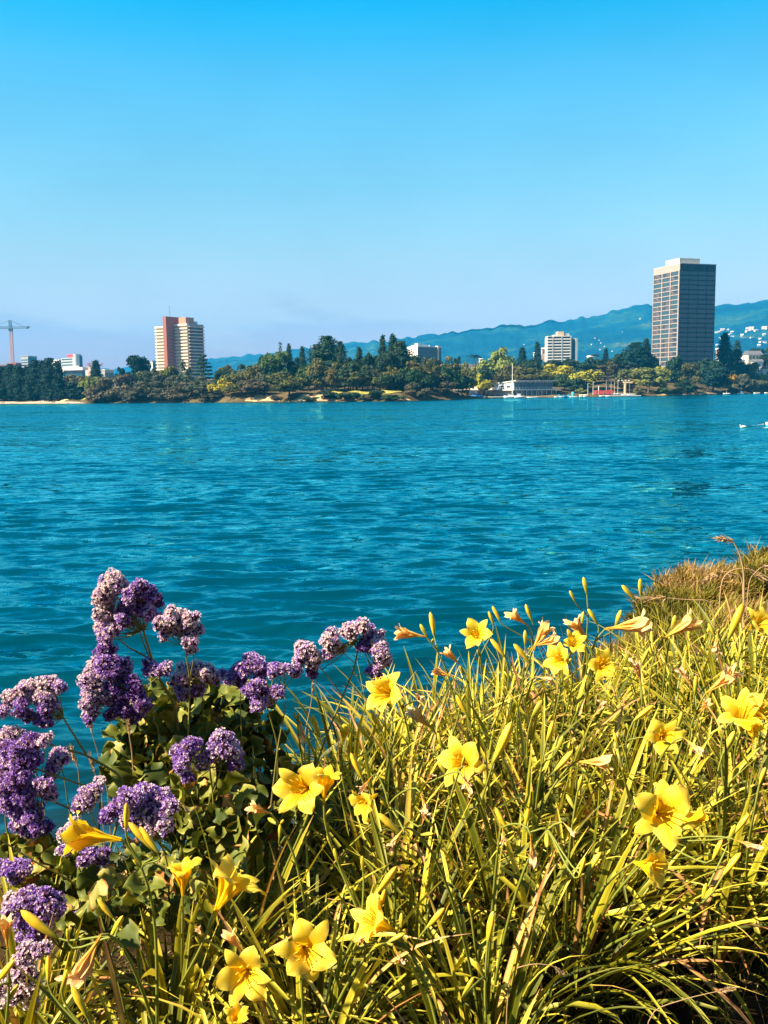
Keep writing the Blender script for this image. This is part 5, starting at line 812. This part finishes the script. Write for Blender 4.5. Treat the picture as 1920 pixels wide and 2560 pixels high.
# head: depth, hub, blobs (x, y, radius in photo pixels, tint 0 violet .. 1 faded)
HEADS = {
'A': (2.55, (359, 1578), [(289,1447,25,.9),(264,1470,23,.9),(258,1501,24,.9),(277,1493,22,.9),(252,1536,18,.85),(273,1536,21,.85),(256,1570,19,.8),(281,1574,20,.7),(264,1594,17,.65),(350,1470,23,.5),(374,1491,22,.35),(389,1503,18,.3),(331,1489,21,.5),(320,1513,23,.45),(347,1520,24,.45),(374,1536,20,.55),(323,1551,20,.5),(300,1563,17,.5),(308,1530,20,.4),(395,1545,14,.5),(300,1470,20,.75)]),
'B': (2.5, (470, 1612), [(428,1536,17,.9),(404,1559,18,.85),(451,1543,21,.9),(476,1551,20,.88),(451,1574,20,.85),(478,1578,20,.85),(497,1572,14,.8),(474,1605,18,.8),(478,1624,15,.85),(412,1590,15,.7),(430,1570,18,.85)]),
'C': (2.55, (325, 1733), [(262,1628,25,.4),(270,1670,28,.4),(236,1670,24,.8),(224,1712,25,.8),(224,1759,22,.75),(228,1788,20,.6),(262,1746,24,.6),(312,1662,26,.5),(287,1704,28,.3),(337,1720,26,.25),(354,1763,22,.25),(337,1792,22,.25),(278,1788,18,.3),(371,1670,22,.45),(409,1674,18,.6),(312,1780,18,.25),(300,1740,24,.25)]),
'D': (2.6, (489, 1704), [(447,1704,20,.8),(472,1678,24,.85),(506,1674,24,.85),(532,1695,20,.6),(456,1733,20,.6),(498,1720,22,.35)]),
'E': (2.55, (600, 1712), [(565,1690,20,.5),(608,1674,24,.45),(633,1649,24,.5),(658,1670,20,.5),(599,1704,16,.4)]),
'F': (2.5, (667, 1765), [(624,1729,20,.45),(650,1704,22,.5),(641,1763,18,.45),(666,1742,22,.5),(692,1733,18,.5),(684,1677,20,.5),(710,1673,15,.5),(739,1677,16,.55)]),
'G': (2.6, (900, 1600), [(764,1622,24,.8),(752,1648,18,.7),(781,1643,22,.8),(781,1681,15,.3),(824,1597,23,.82),(836,1622,22,.75),(819,1635,16,.6),(870,1580,21,.82),(899,1567,19,.8),(925,1580,18,.6),(912,1614,18,.35),(942,1601,22,.75),(950,1631,24,.75),(958,1652,20,.6),(937,1677,18,.35)]),
'H': (2.3, (527, 1925), [(460,1881,30,.45),(489,1860,22,.45),(456,1915,20,.6),(553,1860,30,.5),(582,1877,25,.6),(527,1889,20,.5),(591,1910,18,.4),(506,1906,18,.6),(468,1944,15,.3)]),
'I': (2.05, (400, 2100), [(363,1997,36,.45),(321,1997,30,.45),(405,1993,28,.45),(422,2018,22,.5),(295,2022,26,.5),(346,2043,32,.6),(388,2043,32,.75),(414,2069,22,.7),(270,2039,22,.5),(371,2077,22,.75),(320,2050,26,.55)]),
'J': (2.2, (230, 2030), [(219,1997,26,.65),(203,2010,20,.6),(235,1980,18,.7),(253,1955,14,.9)]),
'K': (2.1, (240, 2160), [(169,2086,22,.8),(181,2065,18,.75),(160,2124,16,.7),(219,2140,26,.5),(253,2136,22,.5),(185,2110,18,.6)]),
'L': (2.35, (160, 1795), [(25,1750,20,.85),(63,1725,24,.85),(84,1712,18,.88),(127,1708,22,.85),(148,1721,17,.7),(105,1738,20,.85),(131,1763,20,.6),(110,1771,18,.35),(51,1771,22,.35),(114,1805,18,.35),(72,1792,16,.3),(8,1780,18,.6),(90,1750,20,.7)]),
'M': (2.35, (70, 1840), [(34,1835,24,.85),(8,1843,18,.7),(55,1847,18,.5)]),
'N': (2.25, (100, 1960), [(30,1877,30,.5),(76,1860,28,.3),(25,1919,30,.5),(68,1902,32,.25),(17,1961,26,.5),(51,1949,28,.25),(114,1851,18,.8),(25,2010,30,.45),(63,2026,28,.3),(84,2035,28,.45),(76,2077,22,.5),(110,2069,22,.35),(122,1984,22,.6),(110,1963,20,.6),(60,1985,28,.3),(45,2060,22,.45)]),
'O': (2.3, (150, 1935), [(148,1894,24,.65),(131,1919,16,.5),(118,1949,16,.6)]),
'P': (1.86, (110, 2370), [(42,2258,28,.8),(84,2250,32,.45),(122,2250,28,.45),(148,2271,20,.4),(68,2300,32,.45),(110,2300,28,.45),(63,2339,24,.4),(101,2334,22,.4),(30,2285,24,.7)]),
'Q': (2.1, (60, 2215), [(30,2162,24,.45),(59,2170,20,.45),(8,2170,20,.45),(38,2195,18,.4)]),
'R': (1.74, (90, 2540), [(63,2385,26,.85),(105,2372,22,.8),(25,2440,26,.95),(63,2431,26,.95),(80,2457,22,.95),(25,2490,26,.97),(63,2490,26,.97),(84,2512,18,.97),(4,2474,20,.95),(40,2410,22,.9)]),
'S': (2.0, (200, 2320), [(194,2284,14,.2),(185,2295,12,.2)])}
STEMS = {  # head: polyline from plant side to hub (photo pixels), thickness in pixels; then extra branches
'A': [([(443,1771),(397,1695),(380,1649),(359,1578)],10),([(380,1649),(321,1619),(290,1590)],6),([(397,1695),(372,1640),(350,1585),(345,1530)],5),([(359,1578),(374,1520)],4),([(359,1578),(300,1520)],4)],
'B': [([(470,1856),(475,1695),(466,1645),(462,1600)],6),([(475,1695),(485,1645),(480,1600)],4)], 'C': [([(397,1814),(363,1788),(333,1763),(318,1710)],8),([(363,1788),(300,1780),(262,1760)],4),([(333,1763),(290,1690)],3)],
'D': [([(511,1746),(489,1704)],5)], 'E': [([(600,1760),(604,1700)],4)], 'F': [([(695,1863),(667,1765),(660,1740)],5),([(678,2013),(695,1863),(714,1770),(712,1690)],6)],
'G': [([(813,1846),(857,1740),(887,1669),(900,1590)],7),([(857,1740),(794,1660),(781,1650)],4),([(889,1660),(850,1625)],3),([(889,1690),(940,1670)],3),([(870,1600),(905,1640)],2)],
'H': [([(542,2111),(532,1984),(525,1925),(520,1890)],7),([(535,1980),(550,1930),(556,1880)],5),([(525,1925),(480,1895)],4)], 'I': [([(420,2160),(400,2100),(385,2060)],5),([(400,2100),(350,2060)],4)], 'J': [([(260,2110),(225,2030)],4)], 'K': [([(250,2220),(230,2170),(215,2140)],4),([(230,2170),(175,2100)],3)],
'L': [([(321,1949),(211,1885),(139,1868),(63,1826),(8,1822)],8),([(215,1885),(156,1792),(140,1740)],6),([(156,1792),(100,1760)],3)], 'M': [([(63,1826),(34,1840)],3)], 'N': [([(253,1982),(203,1961),(127,1936),(60,1910)],7),([(207,2035),(148,2010),(46,1967)],7),([(25,2111),(13,2048),(20,1980)],6),([(130,2090),(95,2050)],4)],
'O': [([(170,2010),(160,1940),(148,1900)],4)], 'P': [([(150,2400),(110,2370),(95,2300)],5)], 'Q': [([(230,2240),(165,2195),(84,2153),(0,2098)],7),([(84,2190),(40,2175)],4)], 'R': [([(120,2570),(80,2520),(50,2450)],5)], 'S': [([(215,2350),(194,2290)],3)]}
PLANTS = [('tall sea lavender with the topmost violet-pink heads standing over wavy green leaves', (430, 2.78), 'ABCDH'), ('sea lavender whose slender stem arches its violet heads over the water in the middle', (650, 2.8), 'EFG'),
          ('sea lavender leaning in from the left edge with heavy violet heads on long woody stems', (200, 2.42), 'JKLMNOQ'), ('sea lavender with one dense rounded violet head behind the yellow trumpet', (420, 2.2), 'I'), ('low sea lavender in the lower left corner with faded pinkish heads', (90, 1.98), 'PRS')]
MOUNDS = [[(430,1850,2.75,.17,46),(520,1825,2.85,.2,60),(590,1850,2.9,.16,40),(400,1945,2.62,.14,34),(350,1900,2.66,.1,22),(480,1960,2.6,.12,26),(420,1790,2.85,.12,22)], [(650,1960,2.75,.13,30),(620,1880,2.86,.12,20),(680,2030,2.6,.1,18)],
          [(130,2165,2.25,.09,20),(60,2150,2.3,.08,16),(175,2200,2.2,.08,18),(90,2215,2.2,.07,14)], [(500,2040,2.4,.13,34),(560,2100,2.35,.12,30),(440,2110,2.3,.1,22),(340,2230,2.1,.1,24),(420,2260,2.02,.08,18),(600,2060,2.45,.1,20)], [(260,2300,1.98,.07,18),(160,2330,2.0,.06,10)]]
SR = np.random.default_rng(77)
SPH = [(a, b) for a in np.linspace(0, np.pi, 6) for b in np.linspace(0, 2 * np.pi, 9)]
for (lab, (bpx, bd), hs), mounds in zip(PLANTS, MOUNDS):
    bx = at(bpx, 2000, bd)[0]; loc = np.array([bx, bd, bank(bx, bd)]); T = thing('sea_lavender', lab, 'flowering plant', loc)
    mb = MB()
    for px, py, d, r, n in mounds:
        c = at(px, py, d)
        for q in range(n):
            v = SR.normal(0, 1, 3); v /= np.linalg.norm(v); v[2] = abs(v[2]) * .8 + .05; v[1] -= .25; p = c + v * r * SR.uniform(.35, 1.05); ax = v + SR.normal(0, .5, 3); ax[2] = ax[2] * .7 + .15; ax /= np.linalg.norm(ax)
            L = SR.uniform(.06, .11) * (.68 if d < 2.35 else 1); W = L * SR.uniform(.32, .46); nrm = np.array([SR.normal(-.3, .6), SR.normal(-.35, .5), SR.uniform(.35, 1.1)]); lat = np.cross(ax, nrm); lat /= np.linalg.norm(lat) + 1e-9; nrm = np.cross(lat, ax)
            s = np.linspace(0, 1, 13)[:, None, None]; qq = np.linspace(-1, 1, 7)[None, :, None]; w = W * np.interp(s, [0, .25, .6, .85, 1], [.12, .5, 1, .85, .2]); ph = SR.uniform(0, 6.28); cv = SR.normal(.15, .35)
            P = p + ax * (s - .3) * L + lat * qq * w + nrm * (cv * L * (s - .4) ** 2 * -1.6 + .34 * W * np.sin(11 * s + ph + 1.5 * np.sign(qq)) * np.abs(qq) ** 3 + .3 * w * qq ** 2 * SR.normal(.4, .6))
            t = SR.choice([SR.uniform(.92, 1), np.clip(SR.normal(.38, .19), .06, .8)], p=[.07, .93]); mb.grid(P, 0, np.clip(t + .3 * (np.abs(qq[..., 0]) > .9) - .1 * (np.abs(qq[..., 0]) < .1) + 0 * s[..., 0], 0, 1))
            mb.tube([p - ax * .3 * L, p - ax * .3 * L * .5 + (c - p) * .45 - [0, 0, .03], c - [0, 0, r * .8]], .0022, 4, 0, .4, cap=False)
    mb.v = [v - loc for v in mb.v]; mb.build('foliage', M_LLEAF, T)
    for hname in hs:
        d, hub, blobs = HEADS[hname]; mb = MB(); main = None
        blobs = blobs + [((a[0] + b_[0]) / 2, (a[1] + b_[1]) / 2, (a[2] + b_[2]) * .42, (a[3] + b_[3]) / 2) for a, b_ in zip(blobs, blobs[1:]) if 22 < math.hypot(a[0] - b_[0], a[1] - b_[1]) < 52]
        for i, (pl, th) in enumerate(STEMS[hname]):
            pts = [at(x, y, d + .06 * (1 - k / max(1, len(pl) - 1))) for k, (x, y) in enumerate(pl)]
            if i == 0: g = loc + [SR.normal(0, .03), SR.normal(0, .03), 0]; pts = [g, g + (pts[0] - g) * .55 + [0, 0, .02]] + pts
            pts = np.array(pts); t = np.linspace(0, len(pts) - 1, 5 * len(pts)); ip = np.stack([np.interp(t, np.arange(len(pts)), pts[:, c]) for c in range(3)], 1)
            for _ in range(2): ip[1:-1] = (ip[:-2] + 2 * ip[1:-1] + ip[2:]) / 4
            r0 = th * d / F / 2; mb.tube(ip, np.linspace(r0, r0 * (.55 if i == 0 else .4), len(ip)), 6)
        hp = at(hub[0], hub[1], d); fl = MB()
        for bx_, by_, br, tn in blobs:
            c = at(bx_, by_, d + SR.uniform(-.03, .03)); r = br * d / F * 1.1; dx = (c - hp)
            mid = hp + dx * .55 - [0, 0, .012]; mb.tube([hp + dx * .08, mid, c - [0, 0, r * .3]], [.0014, .0012, .0009], 4, cap=False)
            # a lumpy dome of tiny papery cups over a dark core
            sub = [(c + v_ * r * SR.uniform(.5, .75), r * SR.uniform(.36, .58), SR.normal(0, .1)) for v_ in sphere_dirs(SR, 9)] + [(c, r * .66, 0)]
            for sc, sr_, st_ in sub:
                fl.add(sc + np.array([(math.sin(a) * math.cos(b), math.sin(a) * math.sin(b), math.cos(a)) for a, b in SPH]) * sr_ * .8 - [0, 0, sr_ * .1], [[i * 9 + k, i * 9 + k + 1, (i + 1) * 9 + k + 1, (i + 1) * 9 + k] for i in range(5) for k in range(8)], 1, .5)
                n = max(20, int(62 * (sr_ / .014) ** 2)); v = sphere_dirs(SR, n); v = v[(v[:, 2] > -.55) | (SR.uniform(0, 1, n) < .35)]; n = len(v); p = sc + v * sr_ * SR.uniform(.85, 1.22, (n, 1))
                ax = v + SR.normal(0, .35, (n, 3)) + [0, 0, .25]; ax /= np.linalg.norm(ax, axis=1, keepdims=True); t1 = np.cross(ax, SR.normal(0, 1, (n, 3))); t1 /= np.linalg.norm(t1, axis=1, keepdims=True) + 1e-9; t2 = np.cross(ax, t1)
                s_ = (.0031 * SR.uniform(.7, 1.35, (n, 1)) * (d / 2.3) ** .3); rim = np.stack([p + ax * s_ * .5 + (t1 * math.cos(k * 1.2566) + t2 * math.sin(k * 1.2566)) * s_ for k in range(5)], 1); V = np.concatenate([rim, (p - ax * s_ * .5)[:, None]], 1)
                f = np.arange(n)[:, None, None] * 6 + np.array([[k, (k + 1) % 5, 5, 5] for k in range(5)])[None]
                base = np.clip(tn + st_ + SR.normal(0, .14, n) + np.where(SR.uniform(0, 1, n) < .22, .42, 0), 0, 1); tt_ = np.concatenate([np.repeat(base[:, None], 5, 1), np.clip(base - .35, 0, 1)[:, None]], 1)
                fl.add(V.reshape(-1, 3), f.reshape(-1, 4), 0, tt_.ravel())
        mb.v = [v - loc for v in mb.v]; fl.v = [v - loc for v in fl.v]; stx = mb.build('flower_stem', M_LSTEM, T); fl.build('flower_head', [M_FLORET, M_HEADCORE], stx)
# ------------------------------------------------------------------ brush, dry grass and stray stalks on the near bank
BR = np.random.default_rng(91)
M_BRUSH = mat('brush_needles', (1, 1, 1), .7, .15, tint=[(0, (.06, .065, .012)), (.3, (.17, .15, .02)), (.55, (.33, .25, .045)), (.78, (.42, .24, .1)), (1, (.55, .38, .22))], trans=.25, tcol=(1, .9, .5))
def blades(mb, p, ax, L, W, tint, curve=.3):
    n = len(p); ax = ax / np.linalg.norm(ax, axis=1, keepdims=True); lat = np.cross(ax, BR.normal(0, 1, (n, 3))); lat /= np.linalg.norm(lat, axis=1, keepdims=True) + 1e-9; dr_ = np.array([0, 0, -1.0]) * curve
    L = np.asarray(L)[:, None]; W = np.asarray(W)[:, None]; m = p + ax * L * .5 + dr_ * L * .1; e = p + ax * L + dr_ * L * .4
    V = np.stack([p - lat * W, p + lat * W, m - lat * W * .8, m + lat * W * .8, e], 1); i = np.arange(n)[:, None, None] * 5
    mb.add(V.reshape(-1, 3), (i + np.array([[0, 1, 3, 2], [2, 3, 4, 4]])[None]).reshape(-1, 4), 0, np.repeat(tint, 5))
def brush(label, spots, tn, n, L0=.07, lean=(.3, -.1)):
    c0 = at(*spots[0][:3]); T = thing('bush', label, 'bush', (c0[0], c0[1], bank(c0[0], c0[1]))); loc = np.array(T.location); mb = MB(); st = MB()
    for px, py, d, rx, rz in spots:
        c = at(px, py, d); k = n; v = sphere_dirs(BR, k); v[:, 2] = np.abs(v[:, 2]); v[:, 1] = np.where(BR.uniform(0, 1, k) < .75, -np.abs(v[:, 1]), v[:, 1]); bump = 1 + .16 * np.sin(v[:, 0] * 9 + px) * np.sin(v[:, 2] * 8) + .1 * np.sin(v[:, 0] * 23)
        p = c + v * np.array([rx, rx * .8, rz]) * (bump * BR.uniform(.72, 1.03, k))[:, None]
        blades(mb, p, v * .7 + np.array([lean[0], lean[1], .55]) + BR.normal(0, .38, (k, 3)), BR.uniform(.5, 1.5, k) * L0, BR.uniform(.0018, .0042, k) * (d / 5), np.clip(tn + BR.normal(0, .16, k) + .2 * np.sin(p[:, 0] * 9 + 3 * np.sin(p[:, 2] * 11)) * np.sin(p[:, 2] * 17 + p[:, 0] * 4), 0, 1))
        k2 = 260; v = sphere_dirs(BR, k2); v[:, 2] = np.abs(v[:, 2]); blades(mb, c + v * np.array([rx, rx * .8, rz]) * .8, v * .6 + np.array([lean[0], lean[1], .8]) + BR.normal(0, .45, (k2, 3)), BR.uniform(.12, .3, k2), BR.uniform(.0015, .003, k2) * (d / 5), np.clip(BR.normal(tn + .1, .22, k2), 0, 1), .8)
        for q in range(26):
            w = sphere_dirs(BR, 1)[0]; w[2] = abs(w[2]); e = c + w * [rx, rx * .8, rz] * .95; b = np.array([c[0] + w[0] * rx * .25, c[1] + w[1] * rx * .25, bank(c[0], c[1])]); st.tube([b, (b + e) / 2 + BR.normal(0, .03, 3), e], [.008, .006, .002], 4, cap=False)
    for m in (mb, st): m.v = [v - loc for v in m.v]
    mb.build('twig_leaves', M_BRUSH, T); st.build('stems', mat('brush_stems', (.2, .13, .07), .9), T)
brush('reddish brown dry bush topping the mound at the right edge', [(1800, 1520, 6.3, .34, .2), (1745, 1510, 6.4, .3, .22), (1880, 1500, 6.5, .4, .22)], .64, 5200, .08)
brush('dark olive leafy bush on the left shoulder of the mound against the water', [(1670, 1560, 6.2, .24, .2), (1740, 1560, 6.0, .24, .2), (1700, 1610, 5.8, .3, .22)], .3, 5200, .06)
brush('golden olive grassy mound below the reddish brown bush', [(1720, 1690, 5.4, .4, .24), (1830, 1660, 5.4, .42, .26), (1620, 1690, 5.5, .3, .16), (1780, 1760, 4.9, .4, .2), (1910, 1640, 5.6, .4, .3)], .5, 9000, .1, (.55, -.1))
brush('olive green bush at the right edge over the golden mound', [(1925, 1500, 6.2, .3, .26), (1905, 1440, 6.6, .16, .14)], .32, 4200, .06)
def grass(name, x0, x1, y0, y1, n, L0, W0, tn, ts, cond=None, lean=(.1, 0)):
    p = np.stack([BR.uniform(x0, x1, n), BR.uniform(y0, y1, n)], 1)
    if cond is not None: p = p[cond(p[:, 0], p[:, 1])]
    n = len(p); z = np.array([bank(a, b) for a, b in p]); ok = z > .03; p, z = p[ok], z[ok]; n = len(p); mb = MB()
    a = BR.normal(0, .45, (n, 3)); a[:, 2] = 1; a[:, 0] += lean[0]
    blades(mb, np.column_stack([p, z - .01]), a, BR.uniform(.4, 1.4, n) * L0, BR.uniform(.5, 1.3, n) * W0, np.clip(BR.normal(tn, ts, n), 0, 1), .8)
    o = mb.build(name, M_BRUSH); tag(o, kind='stuff')
grass('ground_grass', -1.6, 3.2, 1.4, 5.2, 15000, .2, .0016, .42, .22)
grass('dry_grass', .7, 2.6, 3.9, 7.6, 9000, .3, .0016, .85, .12, lambda x, y: (y > near_crest(x) - .9), (.25, 0))
grass('shore_grass', -3.5, 5.5, 4.2, 12.5, 9000, .16, .003, .6, .2, lambda x, y: (y > near_crest(x) + .1) & (x > -.3))
def stalk(label, pts, d, seed, r=.0022, ear=.07, m=None):
    P_ = np.array([at(x, y, d) for x, y in pts]); loc = np.array([P_[0][0], P_[0][1], bank(P_[0][0], P_[0][1])]); P_ = np.vstack([loc, P_]); T = thing('grass_stalk', label, 'grass stalk', loc); t = np.linspace(0, len(P_) - 1, 24); ip = np.stack([np.interp(t, np.arange(len(P_)), P_[:, c]) for c in range(3)], 1)
    for _ in range(3): ip[1:-1] = (ip[:-2] + 2 * ip[1:-1] + ip[2:]) / 4
    MB().tube(ip - loc, np.linspace(r, r * .5, 24), 5, 0, .9).build('stem', M_BRUSH, T); rg = np.random.default_rng(seed); n = 90; f = rg.integers(19, 24, n); dv = ip[-1] - ip[-4]; dv /= np.linalg.norm(dv)
    mb = MB(); blades(mb, ip[f] + rg.normal(0, ear * .05, (n, 3)) - loc + dv * rg.uniform(-ear * .4, ear * .4, (n, 1)), dv + rg.normal(0, .35, (n, 3)), rg.uniform(.2, .45, n) * ear, np.full(n, .0013 * d / 2.5), np.clip(rg.normal(.95, .05, n), 0, 1), .2); mb.build('seed_head', M_BRUSH, T)
stalk('tall pinkish dry grass stalk nodding left over the water at the right', [(1862, 1440), (1850, 1385), (1832, 1352), (1806, 1347)], 5.2, 1, .0065, .1)
stalk('pale dry stalk arching right across the top of the mound', [(1800, 1450), (1830, 1424), (1870, 1420), (1910, 1444)], 5.4, 2, .005, .12); stalk('pale dry stalk lying left on the crest of the mound', [(1860, 1440), (1810, 1428), (1775, 1445)], 5.5, 3, .005, .1)
stalk('pale dry stalk at the right edge bending over the mound', [(1870, 1450), (1905, 1415), (1935, 1425)], 5.3, 4, .004, .1)
stalk('thin stalk with a pale furry seed head low in the dark corner', [(1610, 2530), (1720, 2495), (1800, 2477), (1822, 2473)], 1.75, 5, .0012, .03)
stalk('thin pale stalk curving right in the lower middle shade', [(1265, 2425), (1340, 2408), (1385, 2415), (1404, 2432)], 1.72, 6, .0014, .02)
stalk('dry branching stalk stretching left over the water beside the mound', [(1790, 1500), (1720, 1500), (1660, 1494), (1618, 1496)], 4.6, 7, .0035, .12)
stalk('slender green weed stalk standing in the water gap at left', [(250, 1900), (232, 1840), (222, 1800)], 2.7, 8, .0016, .05); stalk('second slender weed stalk left of the wavy leaves', [(270, 1960), (238, 1940), (228, 1900)], 2.6, 9, .0016, .04)
stalk('third slender weed stalk beside the small round violet head', [(200, 1980), (195, 1920), (181, 1880)], 2.6, 10, .0016, .05); stalk('rusty dead flower stalk before the wavy leaves', [(335, 1960), (330, 1880), (322, 1830), (320, 1815)], 2.5, 11, .003, .035)
stalk('pale thin dry stalk between the violet stems and the arching one', [(760, 1840), (778, 1760), (782, 1705)], 2.9, 12, .0018, .02)
HAZE = 1.25e-4
# ------------------------------------------------------------------ air: one closed box of thin haze around everything
hz = MB().box((700, 3720, 262), (15600, 7560, 536)).build('haze', bpy.data.materials.new('haze_air')); tag(hz, kind='stuff')
hmat = hz.data.materials[0]; hmat.use_nodes = True; N, L = hmat.node_tree.nodes, hmat.node_tree.links; N.remove(N['Principled BSDF'])
vol = N.new('ShaderNodeVolumePrincipled'); vol.inputs['Color'].default_value = (.03, .48, 1, 1); vol.inputs['Density'].default_value = HAZE; vol.inputs['Anisotropy'].default_value = .0
L.new(vol.outputs[0], N['Material Output'].inputs['Volume'])
